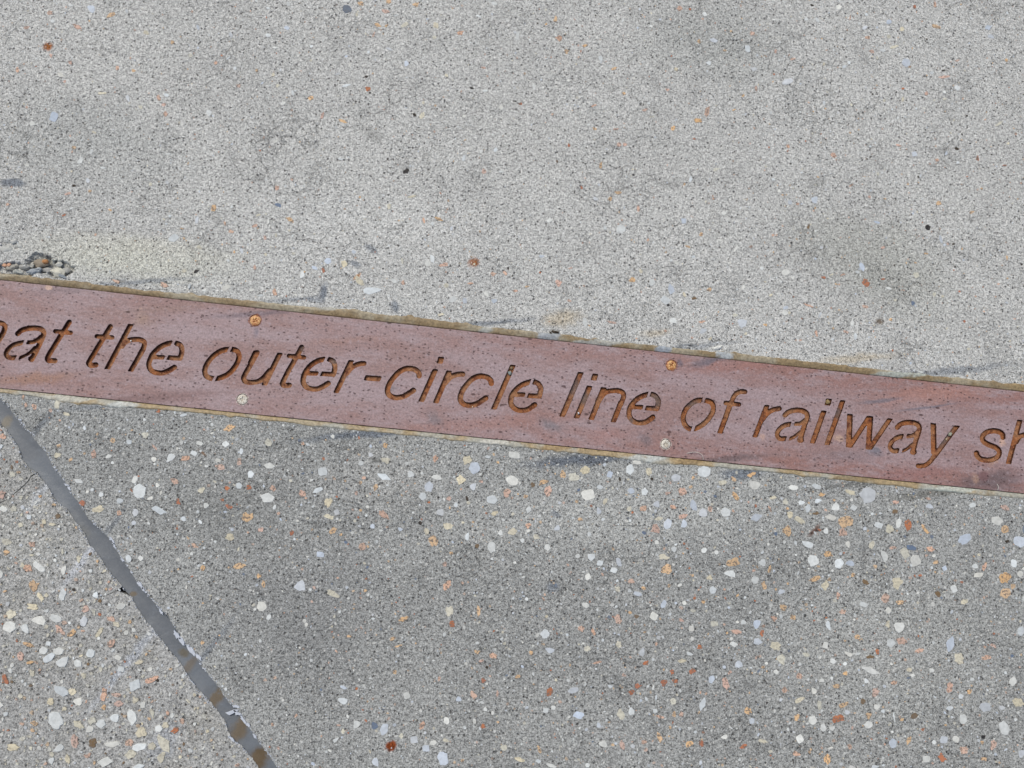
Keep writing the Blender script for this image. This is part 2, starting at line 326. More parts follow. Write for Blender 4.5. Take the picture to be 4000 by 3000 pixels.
s = NT('rust_ring'); M['ring_r'] = s.out(s.mix(s.ramp(s.noise(500, 3, .6), .4, .6), srgb(150, 96, 70), srgb(128, 84, 70)), .8, s.bump(s.noise(600, 3), .0004))
s = NT('dark_metal'); M['dark'] = s.out(srgb(40, 32, 28), .8)
s = NT('soil'); M['soil'] = s.out(s.mix(s.noise(8, 6, .6), srgb(70, 62, 52), srgb(96, 88, 76)), .95)
s = NT('hair'); M['hair'] = s.out(srgb(200, 196, 186), .5)
s = NT('scrap'); M['scrap'] = s.out(s.mix(s.noise(500), srgb(50, 44, 36), srgb(84, 74, 60)), .9)

# ------------------------------------------------------------------ setting
TOP0, TOP1, BOT0, BOT1 = (0, 1094), (4000, 1531), (0, 1515), (4000, 1927)
def line(a, b):
    p, q_ = Gm([a, b]); u0, v0 = uv(p); u1, v1 = uv(q_)
    k = (v1 - v0) / (u1 - u0); return lambda u: v0 + (u - u0) * k
vt, vb = line(TOP0, TOP1), line(BOT0, BOT1)
PX = .00025
GAP = 15 * PX                                                        # slot between plate and concrete
U0, U1 = -5.0, 5.0
g = mesh('ground', [(-6, -6, -.12), (6, -6, -.12), (6, 6, -.12), (-6, 6, -.12)], [(0, 1, 2, 3)], M['soil']); tag(g, kind='structure')

def prism(name, poly, z1, z0, mat, parent=None):
    n = len(poly)
    vs = [(p[0], p[1], z1) for p in poly] + [(p[0], p[1], z0) for p in poly]
    a = sum(poly[i][0] * poly[(i + 1) % n][1] - poly[(i + 1) % n][0] * poly[i][1] for i in range(n))
    o = list(range(n)) if a > 0 else list(range(n))[::-1]
    fs = [o, [i + n for i in o[::-1]]] + [(o[i] + n, o[(i + 1) % n] + n, o[(i + 1) % n], o[i]) for i in range(n)]
    return mesh(name, vs, fs, mat, parent)

# upper slab: a sheet whose rows follow the strip, with a spalled hollow at its edge on the left
pitc = [(60, 1052, 70, 26, .0038), (160, 1030, 60, 34, .0055), (235, 1052, 50, 30, .0045), (25, 960, 26, 20, .0012), (60, 948, 30, 22, .0012)]
pits = [(*Gm([(a, b)])[0], c * PX, d * PX, e) for a, b, c, d, e in pitc]
chips = [(*Gm([(a, b)])[0], c * PX, d * PX, e) for a, b, c, d, e in
         [(470, 1098, 26, 9, .0012), (640, 1110, 36, 10, .0014), (735, 1122, 20, 10, .0012), (2000, 1290, 70, 6, .001), (2700, 1352, 40, 6, .001), (760, 1062, 12, 10, .0008), (2172, 1294, 14, 8, .001)]]
def top_z(x, y):
    z = .0
    for (a, b, c, d, e) in pits:
        w = nz(x * 180, y * 180) * .45 + nz(x * 520, y * 520) * .25
        r = math.hypot((x - a) / c, (y - b) / d) + w
        if r < 1.15:
            t = min(1, max(0, (1.15 - r) / .22)); z = min(z, -e * t * (1 + .5 * nz(x * 300, y * 300, 4)))
    for (a, b, c, d, e) in chips:
        r = math.hypot((x - a) / c, (y - b) / d) + nz(x * 600, y * 600) * .6
        if r < 1.1: z = min(z, -e * min(1, (1.1 - r) / .5))
    return z
us = [U0, -2, -1, -.7] + list(np.arange(-.62, -.40, .0007)) + list(np.arange(-.40, .62, .004)) + [.7, 1, 2, U1]
dvs = [0] + list(np.arange(.0007, .036, .0007)) + [.04, .05, .07, .1, .15, .2, .3, .4, .6, 1, 2, 5]
vs = []; 
for d in dvs:
    for u_ in us:
        x, y = UV(u_, vt(u_) + GAP + d)
        inn = d < .036 and -.63 < u_ < .6
        vs.append((x, y, top_z(x, y) if inn else 0.0))
W = len(us); fs = [(j * W + i, j * W + i + 1, (j + 1) * W + i + 1, (j + 1) * W + i) for j in range(len(dvs) - 1) for i in range(W - 1)]
n0 = len(vs)
for u_ in us:
    x, y = UV(u_, vt(u_) + GAP); vs.append((x, y, -.09))
fs += [(n0 + i, n0 + i + 1, i + 1, i) for i in range(W - 1)]
slab_u = mesh('pavement', vs, fs, M['upper'], smooth=True); tag(slab_u, kind='structure')

# diagonal joint
def cv(L, ox, oy, s_): return [(ox + a / s_, oy + b / s_) for a, b in L]
Rj = [(-130, 1395), (-60, 1480)] + cv([(0, 130), (60, 180), (120, 260), (200, 370), (265, 430), (330, 520), (400, 590), (450, 700), (540, 820), (600, 920), (680, 1030), (760, 1160), (880, 1270), (960, 1350), (1000, 1430), (1060, 1520), (1130, 1620)], 0, 1500, 2.212) \
    + cv([(490, 0), (545, 90), (590, 130), (640, 200), (740, 300), (800, 370), (850, 450), (930, 570), (1000, 650), (1050, 740), (1150, 870), (1230, 960), (1310, 1090), (1385, 1150), (1440, 1240), (1530, 1370), (1640, 1520), (1720, 1640)], 300, 2250, 2.212) + [(1130, 3070), (1500, 3560)]
Lj = [(-230, 1375), (-110, 1530)] + cv([(0, 335), (50, 390), (105, 460), (165, 560), (190, 650), (230, 710), (300, 758), (322, 772), (370, 830), (430, 920), (480, 1010), (570, 1070), (650, 1190), (730, 1290), (780, 1400), (860, 1490), (930, 1600)], 0, 1500, 2.212) \
    + cv([(320, 10), (390, 90), (480, 180), (510, 260), (590, 380), (660, 460), (740, 560), (800, 640), (890, 740), (960, 860), (1050, 980), (1130, 1060), (1200, 1150), (1280, 1250), (1330, 1400), (1420, 1460), (1500, 1560), (1560, 1640)], 300, 2250, 2.212) + [(1040, 3090), (1400, 3600)]
def rag(P, step=4, amp=2.2, seed=0):
    out = []
    for (a, b) in zip(P[:-1], P[1:]):
        n_ = max(1, int(math.dist(a, b) / step))
        for i in range(n_):
            t = i / n_; x = a[0] + (b[0] - a[0]) * t; y = a[1] + (b[1] - a[1]) * t
            e = nz(x / 22, y / 22, seed) * amp * 1.6 + nz(x / 7, y / 7, seed + 9) * amp
            out.append((x + e, y - e * .7))
    return out + [P[-1]]
Rr = rag(Rj, seed=1)
# hairline crack running out of the joint: a real notch in the edge of the slab
ck = cv([(322, 765), (290, 782), (262, 800), (245, 835), (215, 868), (170, 905), (125, 945), (90, 985), (40, 1005), (0, 1025), (-60, 1060)], 0, 1500, 2.212)
ckr = rag(ck, 3, 1.4, 5)
up_ = [(x - .9, y - 1.5 * (1 - i / len(ckr)) - .5) for i, (x, y) in enumerate(ckr)]
dn_ = [(x + .9, y + 1.5 * (1 - i / len(ckr)) + .5) for i, (x, y) in enumerate(ckr)]
ck2 = rag(cv([(345, 125), (300, 145), (260, 165), (215, 182), (180, 175)], 300, 2250, 2.212), 3, 1.2, 6)
i1 = Lj.index(cv([(300, 758)], 0, 1500, 2.212)[0]); i2 = Lj.index(cv([(390, 90)], 300, 2250, 2.212)[0])
La = rag(Lj[:i1 + 1], seed=2); Lb = rag(Lj[i1 + 1:i2 + 1], seed=2); Lc = rag(Lj[i2 + 1:], seed=2)
Lr = La + up_ + dn_[::-1] + Lb + [(x, y - .9) for x, y in ck2] + [(x, y + .9) for x, y in ck2[::-1]] + Lc
def edge_low(u_): return UV(u_, vb(u_) - GAP)
jt = uv(Gm([Rj[0]]))[0][0]; jl = uv(Gm([Lj[0]]))[0][0]
def wav(u_):                                                          # broken lower arris here and there
    return edge_low(u_)
rp = [tuple(p) for p in Gm(Rr) if uv(p)[1] < vb(uv(p)[0]) - GAP - .001]
poly = [tuple(edge_low(U1)), tuple(edge_low(jt))] + rp
end = rp[-1]; dirj = (Gm([Rj[-1]])[0] - Gm([Rj[-3]])[0]); dirj /= np.linalg.norm(dirj)
far = np.array(end) + dirj * 5
poly += [tuple(far), tuple(UV(U1 + 1, -6))]
slab_l = prism('pavement', poly, 0, -.09, M['lower']); tag(slab_l, kind='structure')
lp = [tuple(p) for p in Gm(Lr) if uv(p)[1] < vb(uv(p)[0]) - GAP - .001]
poly = [tuple(edge_low(U0)), tuple(edge_low(jl))][::1] + lp
far2 = np.array(lp[-1]) + dirj * 5
poly += [tuple(far2), tuple(UV(U0 - 1, -6))]
slab_w = prism('pavement', poly, -.0004, -.09, M['left']); tag(slab_w, kind='structure')

# joint filler: a recessed, slightly dished band
def resample(P, n_):
    P = np.array(P, float); d = np.r_[0, np.cumsum(np.hypot(*np.diff(P, axis=0).T))]; t = np.linspace(0, d[-1], n_)
    return np.stack((np.interp(t, d, P[:, 0]), np.interp(t, d, P[:, 1])), 1)
NJ = 420; A = Gm(resample(Lj, NJ)); B = Gm(resample(Rj, NJ)); vs = []; K = 12
for i in range(NJ):
    for k in range(K + 1):
        t = -.09 + 1.18 * k / K; p = A[i] + (B[i] - A[i]) * t
        z = -.0010 - .0006 * math.sin(math.pi * min(1, max(0, t))) + .0004 * nz(p[0] * 60, p[1] * 60)
        vs.append((p[0], p[1], z))
fs = [(i * (K + 1) + k, (i + 1) * (K + 1) + k, (i + 1) * (K + 1) + k + 1, i * (K + 1) + k + 1)[::-1] for i in range(NJ - 1) for k in range(K)]
jo = mesh('joint_sealant', vs, fs, M['joint'], smooth=True)
if jo.data.polygons[0].normal.z < 0: jo.data.flip_normals()
tag(jo, 'smooth blue grey sealant filling the diagonal joint below the rusty strip', 'joint sealant')

# white crust flakes along the joint
def flake(vs, fs, px, py, r, ang, asp=.5, z=.0006, n_=9, cols=None, col=None, zt=None, sharp=.3, base=-.0003):
    ph = random.random() * 100; ring = []
    for i in range(n_):
        a = 2 * math.pi * i / n_
        rr = 1 + sharp * nz(math.cos(a) * 1.4 + ph, math.sin(a) * 1.4, ph) * 2 + sharp * .5 * (random.random() - .5)
        x = math.cos(a) * rr * r; y = math.sin(a) * rr * r * asp
        ring.append((px + x * math.cos(ang) - y * math.sin(ang), py + x * math.sin(ang) + y * math.cos(ang)))
    o = len(vs); out = Gm(ring); cx, cy = Gm([(px, py)])[0]
    for p in out: vs.append((p[0], p[1], base))
    for p in out: vs.append((cx + (p[0] - cx) * .88, cy + (p[1] - cy) * .88, z))
    fs.append(tuple(o + n_ + i for i in range(n_))[::-1])
    for i in range(n_): fs.append((o + i, o + (i + 1) % n_, o + n_ + (i + 1) % n_, o + n_ + i)[::-1])
    if cols is not None: cols.extend([col] * (2 * n_))
vs, fs = [], []
Rd = resample(Rj, 900); Ld = resample(Lj, 900)
for i in range(40, 890):
    x, y = Rd[i]; d = .5 + .5 * nz(x / 60, y / 60, 3) * 2
    if random.random() < d * .8: flake(vs, fs, x + random.uniform(-3, 9), y - random.uniform(-2, 6), random.uniform(1.5, 5.5 if d > .7 else 3.5), .95 + random.uniform(-.5, .5), random.uniform(.35, .8))
    x, y = Ld[i]; d = .5 + .5 * nz(x / 60, y / 60, 8) * 2
    if random.random() < d * .6: flake(vs, fs, x - random.uniform(-1, 8), y + random.uniform(-2, 5), random.uniform(1.2, 3.5), .95 + random.uniform(-.5, .5), random.uniform(.35, .8))
for (x, y, r, an) in [(690, 2480, 22, .95), (715, 2510, 22, .95), (750, 2542, 24, .9), (775, 2565, 18, .9), (548, 2285, 18, 1.0), (560, 2300, 10, 1), (925, 2785, 22, .5), (905, 2782, 20, -.3), (950, 2810, 20, .9), (968, 2830, 16, 1), (925, 2760, 14, .3),
                      (995, 2875, 12, 1), (905, 2885, 14, .9), (263, 1894, 12, .2), (272, 1908, 10, 1), (440, 2110, 12, 1), (450, 2135, 12, 1), (482, 2188, 10, .9), (515, 2235, 9, .9), (630, 2390, 14, 1)]:
    flake(vs, fs, x, y, r, an, .38, .0009, 12, sharp=.5)
c = mesh('crust', vs, fs, M['crust'], jo); tag(c, kind='stuff')

# ------------------------------------------------------------------ sealant beads along the strip
def bead(name, edgef, side, widths, mat, label, seed):
    P = sorted(widths); us = list(np.linspace(-.9, .9, 1500)); K = 9; vs = []
    us = [U0, -2] + us + [2, U1]
    for u_ in us:
        base = edgef(u_); pt = UV(u_, base); ppx = Ginv([pt])[0][0]
        w = np.interp(ppx, [p[0] for p in P], [p[1] for p in P]) * PX
        w *= 1 + .28 * nz(u_ * 45, seed) + .16 * nz(u_ * 160, seed)
        w += .0012 * max(0, nz(u_ * 70, seed + 5) - .25) * 4
        for k in range(K + 1):
            t = k / K; v_ = base + side * (.0006 + .0003 * nz(u_ * 90, seed + 2) + (w + .0012) * t)
            x, y = UV(u_, v_)
            z = -.0006 + .0014 * math.sin(min(1, t * 1.25) * math.pi * .62) + .0005 * nz(x * 130, y * 130) + .0003 * nz(x * 420, y * 420)
            if t > .78: z -= .0024 * ((t - .78) / .22) ** 1.3
            vs.append((x, y, z))
    W = K + 1; n0 = len(vs)
    for i, u_ in enumerate(us):
        a = vs[i * W]; vs.append((a[0], a[1], -.008))
    fs = [(i * W + k, (i + 1) * W + k, (i + 1) * W + k + 1, i * W + k + 1) for i in range(len(us) - 1) for k in range(K)]
    fs += [(n0 + i, n0 + i + 1, (i + 1) * W, i * W) for i in range(len(us) - 1)]
    if side < 0: fs = [f[::-1] for f in fs]
    o = mesh(name, vs, fs, mat, smooth=True); return tag(o, label, 'sealant', 'sealant beads along the strip')
bead('sealant_bead', vt, 1, [(0, 24), (300, 24), (500, 20), (900, 24), (1200, 24), (1380, 38), (1480, 24), (1600, 34), (1900, 22), (2090, 22), (2150, 30), (2300, 18), (2600, 22), (2780, 22), (2840, 36), (2900, 26), (3300, 26), (3600, 24), (4000, 28)],
     M['seal_top'], 'brown stained sealant bead along the upper edge of the rusty steel strip', 1)
bead('sealant_bead', vb, -1, [(0, 12), (150, 16), (250, 26), (480, 26), (520, 18), (900, 12), (1300, 20), (1600, 16), (1900, 20), (2200, 18), (2500, 26), (2600, 30), (2700, 20), (3000, 15), (3300, 18), (3600, 22), (4000, 20)],
     M['seal_low'], 'grey and tan sealant bead along the lower edge of the rusty steel strip', 20)
# thin lips of sealant smeared onto the upper slab and the torn curl beside the hollow
# ------------------------------------------------------------------ the strip
strip = empty('inlay_strip', (0, 0, 0))
tag(strip, 'rusty steel strip with cut out lettering set flush into the concrete paving', 'metal strip')
S3 = 3.1725
WIN = dict(A=(0, 1200), B=(300, 1220), C=(760, 1300), D=(1080, 1320), E=(1460, 1360), E2=(1760, 1380), L=(2160, 1420), F=(2600, 1480), R=(2900, 1520), W=(3240, 1560), Y=(3600, 1580))
def wp(w, pts):
    ox, oy = WIN[w]; return [(ox + x / S3, oy + y / S3) for x, y in pts]
# primitives: s = stroke (points, half width), q = stem with ends parallel to the baseline, c = bridge left uncut
h_ = [('q', [(672, 145), (372, 707)], 36), ('s', [(560, 420), (600, 370), (650, 345), (715, 335), (785, 338), (832, 368), (832, 420), (790, 515)], 32), ('q', [(825, 450), (662, 735)], 35)]
e_ = [('s', [(590, 264), (510, 285), (430, 335), (366, 410), (332, 500), (335, 560), (368, 606), (430, 630), (500, 632), (570, 605), (640, 562)], 33), ('s', [(370, 437), (500, 440)], 28),
      ('s', [(655, 268), (700, 290), (722, 345), (718, 400), (706, 446)], 33), ('s', [(555, 443), (700, 452)], 30), ('c', [(640, 205), (513, 490)], 15)]
e2 = [('s', [(995, 352), (900, 383), (820, 440), (765, 512), (745, 592), (762, 650), (808, 692), (870, 708), (950, 698), (1010, 662), (1045, 637)], 33), ('s', [(790, 512), (910, 512)], 28),
      ('s', [(1035, 352), (1085, 375), (1118, 430), (1112, 490), (1100, 530)], 33), ('s', [(955, 522), (1095, 531)], 30), ('c', [(1030, 290), (920, 570)], 15)]
a1 = [('s', [(218, 328), (265, 288), (340, 264), (420, 258), (490, 265), (535, 295), (538, 345), (505, 425), (460, 520), (425, 590), (392, 640)], 33), ('s', [(335, 435), (400, 432), (460, 405), (500, 370)], 26),
      ('s', [(290, 437), (220, 450), (150, 478), (95, 528), (74, 575), (95, 615), (150, 628), (190, 625)], 30), ('s', [(235, 630), (310, 598), (370, 560), (430, 500)], 20), ('s', [(380, 642), (390, 645)], 34), ('c', [(330, 395), (195, 665)], 17)]
a2 = [('s', [(530, 322), (575, 282), (650, 262), (730, 265), (788, 290), (808, 335), (790, 400), (762, 480), (738, 560), (720, 625)], 33), ('s', [(655, 430), (715, 425), (775, 385)], 26),
      ('s', [(600, 434), (530, 447), (468, 488), (435, 545), (440, 588), (475, 614), (530, 612)], 31), ('s', [(575, 618), (640, 592), (710, 535)], 22), ('s', [(712, 630), (733, 630)], 34), ('c', [(640, 380), (545, 670)], 17)]
c_ = [('s', [(562, 342), (556, 305), (520, 270), (460, 252), (390, 256), (310, 298), (235, 378), (190, 450), (170, 520), (184, 572), (230, 604), (300, 612), (380, 592), (440, 555), (490, 522)], 34)]
LET = [
    ('B', h_, ((575.8, 1336.6), (31.5, 1272))), ('A', a1, None),
    ('A', [('s', [(858, 185), (660, 500), (600, 600), (586, 640), (612, 662), (680, 662)], 33), ('s', [(685, 297), (875, 317)], 28)], None),
    ('B', [('s', [(415, 178), (215, 505), (155, 605), (146, 636), (172, 656), (236, 652)], 33), ('s', [(247, 297), (438, 312)], 28)], None),
    ('B', h_, None), ('D', e_, ((1173.6, 1484), (571, 1421))),
    ('C', [('s', [(430, 205), (345, 218), (260, 264), (185, 338), (138, 418), (126, 485), (150, 540), (215, 566), (285, 565), (360, 542), (440, 490), (510, 405), (548, 320), (548, 262), (520, 222), (475, 205), (430, 205)], 33), ('c', [(462, 150), (225, 610)], 15)], None),
    ('C', [('s', [(775, 245), (690, 400), (622, 520), (608, 568), (632, 603), (700, 615), (780, 604), (850, 560), (925, 470)], 32), ('q', [(1062, 247), (862, 652)], 35), ('q', [(768, 218), (690, 380)], 36)], None),
    ('D', [('s', [(312, 115), (210, 300), (140, 420), (82, 540), (74, 574), (100, 588), (158, 586)], 32), ('s', [(155, 222), (340, 242)], 28)], None),
    ('D', e_, None),
    ('D', [('q', [(928, 275), (735, 683)], 34), ('s', [(870, 440), (925, 372), (985, 335), (1045, 318), (1085, 316)], 31)], None),
    ('D', [('q', [(1092, 493), (1293, 508)], -33)], None),
    ('E', c_, None),
    ('E', [('q', [(766, 260), (585, 665)], 36), ('q', [(838, 107), (815, 191)], 37)], None),
    ('E', [('q', [(938, 278), (765, 682)], 35), ('s', [(885, 430), (945, 362), (1010, 332), (1065, 322), (1103, 322)], 33)], None),
    ('E', c_, ((1500, 1500), (1784, 1530))),
    ('E2', [('q', [(776, 142), (533, 696)], 35)], None), ('E2', e2, None),
    ('L', [('q', [(348, 105), (112, 660)], 36)], None),
    ('L', [('q', [(458, 275), (290, 678)], 36), ('q', [(530, 125), (502, 209)], 37)], None),
    ('L', [('q', [(632, 295), (472, 698)], 36), ('s', [(560, 470), (610, 400), (665, 352), (735, 337), (805, 336), (858, 355), (878, 398), (858, 465), (830, 520)], 32), ('q', [(850, 465), (746, 729)], 35)], None),
    ('E2', e2, ((2000, 1560), (2462, 1608.8))),
    ('F', [('s', [(458, 264), (380, 272), (300, 322), (242, 395), (220, 480), (236, 558), (285, 612), (350, 618), (440, 580), (525, 505), (580, 420), (594, 350), (568, 292), (510, 268), (458, 264)], 33), ('c', [(495, 195), (315, 690)], 16)], None),
    ('F', [('q', [(812, 290), (672, 677)], 35), ('s', [(808, 310), (845, 225), (885, 175), (940, 157), (985, 160)], 31), ('s', [(747, 298), (910, 316)], 29)], None),
    ('R', [('q', [(308, 196), (155, 598)], 33), ('s', [(255, 370), (310, 300), (380, 257), (460, 240)], 32)], None), ('R', a2, None),
    ('R', [('q', [(1015, 266), (868, 674)], 35), ('q', [(1078, 118), (1055, 203)], 38)], None),
    ('R', [('q', [(1248, 138), (1050, 693)], 35)], None),
    ('W', [('q', [(257, 180), (240, 595)], 37), ('q', [(500, 208), (250, 595)], 36), ('q', [(512, 208), (484, 621)], 36), ('q', [(757, 236), (494, 621)], 36)], None),
    ('R', a2, ((3128.5, 1729.6), (3569.4, 1776.9))),
    ('Y', [('q', [(147, 230), (155, 620)], 37), ('q', [(445, 261), (148, 660)], 38), ('s', [(165, 635), (110, 705), (50, 750), (0, 762), (-42, 760)], 30)], None),
    ('Y', [('s', [(1012, 405), (1004, 370), (962, 338), (890, 326), (805, 346), (757, 400), (775, 462), (850, 505), (925, 535), (966, 585), (952, 640), (890, 678), (810, 690), (730, 672), (690, 632), (682, 602)], 34)], None),
    ('B', h_, ((417.3, 1442.9), (3939.8, 1812.6))),
]
def smooth(P, closed=False):
    if len(P) < 3: return np.array(P, float)
    P = [np.array(p, float) for p in P]; out = []
    Q = [2 * P[0] - P[1]] + P + [2 * P[-1] - P[-2]]
    if closed: Q = [P[-2]] + P + [P[1]]
    for i in range(1, len(Q) - 2):
        for t in np.linspace(0, 1, 6, endpoint=False):
            a, b, c, d = Q[i - 1], Q[i], Q[i + 1], Q[i + 2]
            out.append(.5 * (2 * b + (c - a) * t + (2 * a - 5 * b + 4 * c - d) * t * t + (3 * b - a - 3 * c + d) * t ** 3))
    return np.array(out + [P[-1]])
def seg_d(X, Y, P):
    D = np.full(X.shape, 1e9)
    for a, b in zip(P[:-1], P[1:]):
        d = b - a; L2 = d @ d + 1e-9
        t = np.clip(((X - a[0]) * d[0] + (Y - a[1]) * d[1]) / L2, 0, 1)
        D = np.minimum(D, np.hypot(X - a[0] - t * d[0], Y - a[1] - t * d[1]))
    return D
def quad_d(X, Y, p0, p1, hx):
    if hx < 0:                                                        # a level bar
        h = -hx; dx = np.array((h * .42, -h)); C = [p0 + dx, p1 + dx, p1 - dx, p0 - dx]
    else:
        b = np.array((hx, hx * .1056)); C = [p0 - b, p0 + b, p1 + b, p1 - b]
    r = 4.0; D = np.full(X.shape, -1e9); n = 4
    cen = sum(C) / 4; ins = []
    for i in range(4):
        a, c = C[i], C[(i + 1) % 4]; e = (c - a) / np.linalg.norm(c - a); nn = np.array((e[1], -e[0]))
        if nn @ (cen - a) > 0: nn = -nn
        ins.append((a, nn))
    # inset polygon corners, then rounded distance
    ds = [(X - a[0]) * nn[0] + (Y - a[1]) * nn[1] + r for a, nn in ins]
    inner = np.maximum.reduce(ds)
    outer = np.sqrt(np.maximum(np.maximum(ds[0], ds[2]), 0) ** 2 + np.maximum(np.maximum(ds[1], ds[3]), 0) ** 2)
    return np.where(inner > 0, outer, inner) - r
def contours(Fd, x0, y0, st):
    h, w = Fd.shape; segs = {}
    def ip(ax, ay, av, bx, by, bv):
        t = av / (av - bv); return (ax + (bx - ax) * t, ay + (by - ay) * t)
    I = Fd < 0
    act = np.argwhere((I[:-1, :-1].astype(int) + I[1:, :-1] + I[:-1, 1:] + I[1:, 1:]) % 4 > 0)
    pos = {}
    for j, i in act:
        v = (Fd[j, i], Fd[j, i + 1], Fd[j + 1, i + 1], Fd[j + 1, i]); c = [(i, j), (i + 1, j), (i + 1, j + 1), (i, j + 1)]
        ids = [('h', i, j), ('v', i + 1, j), ('h', i, j + 1), ('v', i, j)]
        cr = []
        for k in range(4):
            a, b = v[k], v[(k + 1) % 4]
            if (a < 0) != (b < 0):
                pos[ids[k]] = ip(*c[k], a, *c[(k + 1) % 4], b); cr.append((ids[k], a < 0))
        if len(cr) == 2:
            a, b = (cr[0], cr[1]) if cr[0][1] else (cr[1], cr[0]); segs[a[0]] = b[0]
        else:
            for a in (0, 1):
                k = a * 2 if cr[0][1] else a * 2 + 1
                segs[cr[k][0]] = cr[(k + 1) % 4][0]
    loops = []
    while segs:
        k0 = next(iter(segs)); L = []; k = k0
        while k in segs: L.append(pos[k]); k = segs.pop(k)
        if len(L) > 8: loops.append([(x0 + x * st, y0 + y * st) for x, y in L])
    return loops
def thin(L):                                                          # drop near-duplicate points
    out = [L[0]]
    for p in L[1:]:
        if math.dist(p, out[-1]) > .9: out.append(p)
    if math.dist(out[0], out[-1]) < .9: out.pop()
    return out
holes = []; DEPTH = -.0031
for li, (w, prims, tr) in enumerate(LET):
    PR = []
    for kind, pts, hw in prims:
        P = np.array(wp(w, pts))
        if tr is not None:
            d = Gm([tr[1]])[0] - Gm([tr[0]])[0]; P = Ginv(Gm(P) + d)
        PR.append((kind, P, hw / S3))
    allp = np.vstack([p for k, p, _ in PR if k != 'c']); x0, y0 = allp.min(0) - 18; x1, y1 = allp.max(0) + 18
    st = 1.5; X, Y = np.meshgrid(np.arange(x0, x1, st), np.arange(y0, y1, st)); D = np.full(X.shape, 1e9)
    for k, P, hw in PR:
        if k == 's':
            closed = np.linalg.norm(P[0] - P[-1]) < .01
            d = seg_d(X, Y, smooth(P, closed)) - hw
        elif k == 'q': d = quad_d(X, Y, P[0], P[1], hw)
        else: continue
        kk = 3.0; hh = np.clip(.5 + .5 * (d - D) / kk, 0, 1)          # soft union rounds the inner corners
        D = np.where(D > 1e8, d, d + (D - d) * hh - kk * hh * (1 - hh))
    for k, P, hw in PR:
        if k == 'c': D = np.maximum(D, hw - seg_d(X, Y, P))
    rn = np.array([[nz(a / 5, b / 5, li) * .75 + nz(a / 22, b / 22, li) * .6 for a in X[0]] for b in Y[:, 0]])
    D = D + rn
    outer = contours(D, x0, y0, st); inner = contours(D + .45, x0, y0, st)
    vs, fs, mi = [], [], []
    for L in outer: holes.append([tuple(p) for p in Gm(thin(L))])
    for L in inner:
        P = Gm(thin(L)); n_ = len(P); o = len(vs)
        for z in (-.0005, DEPTH):
            vs += [(p[0], p[1], z) for p in P]
        ar = sum(P[i][0] * P[(i + 1) % n_][1] - P[(i + 1) % n_][0] * P[i][1] for i in range(n_))
        od = list(range(n_)) if ar > 0 else list(range(n_))[::-1]
        fs.append([o + n_ + i for i in od]); mi.append(0)
        for i in range(n_):
            a, b = od[i], od[(i + 1) % n_]; fs.append((o + a, o + b, o + n_ + b, o + n_ + a)); mi.append(1)
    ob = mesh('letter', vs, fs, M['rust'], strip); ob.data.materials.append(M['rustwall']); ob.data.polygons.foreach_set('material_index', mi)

# face plate: outline with every cut-out and the screw holes, filled and given its thickness
SCREWS = [(997, 1251, 20.5, 1), (946.6, 1560, 20, 0), (2622.8, 1426.7, 19, 1), (2601, 1734.6, 18.5, 0)]
# the same four screws repeat along the strip at the same spacing, outside the photo nothing is known, so only these
cu = bpy.data.curves.new('plate_outline', 'CURVE'); cu.dimensions = '2D'; cu.fill_mode = 'BOTH'
def spl(P):
    sp = cu.splines.new('POLY'); sp.points.add(len(P) - 1)
    for i, p in enumerate(P): sp.points[i].co = (p[0], p[1], 0, 1)
    sp.use_cyclic_u = True
us = [U0] + list(np.linspace(-1, 1, 400)) + [U1]
spl([tuple(UV(u_, vt(u_) + .00025 * nz(u_ * 60, 3))) for u_ in us] + [tuple(UV(u_, vb(u_) + .00025 * nz(u_ * 60, 7))) for u_ in us[::-1]])
for Hh in holes: spl(Hh)
for (x, y, r, _) in SCREWS:
    spl([tuple(p) for p in Gm([(x + (r + 1.6) * math.cos(a), y + (r + 1.6) * math.sin(a)) for a in np.linspace(0, 2 * math.pi, 40, endpoint=False)])])
cu.extrude = .0014; cu.bevel_depth = .00016; cu.bevel_resolution = 1; cu.offset = -.00016
co_ = bpy.data.objects.new('plate_outline', cu); sc.collection.objects.link(co_)
bpy.context.view_layer.update()
me = bpy.data.meshes.new_from_object(co_.evaluated_get(bpy.context.evaluated_depsgraph_get()))
bpy.data.objects.remove(co_)
me.name = 'face_plate'; me.materials.clear()
me.transform(Matrix.Translation((0, 0, -.00156)))
plate = link('face_plate', me, M['steel'], strip)
prism('backing_plate', [tuple(UV(U0, vb(U0) + .001)), tuple(UV(U1, vb(U1) + .001)), tuple(UV(U1, vt(U1) - .001)), tuple(UV(U0, vt(U0) - .001))], -.0034, -.008, M['dark'], strip)

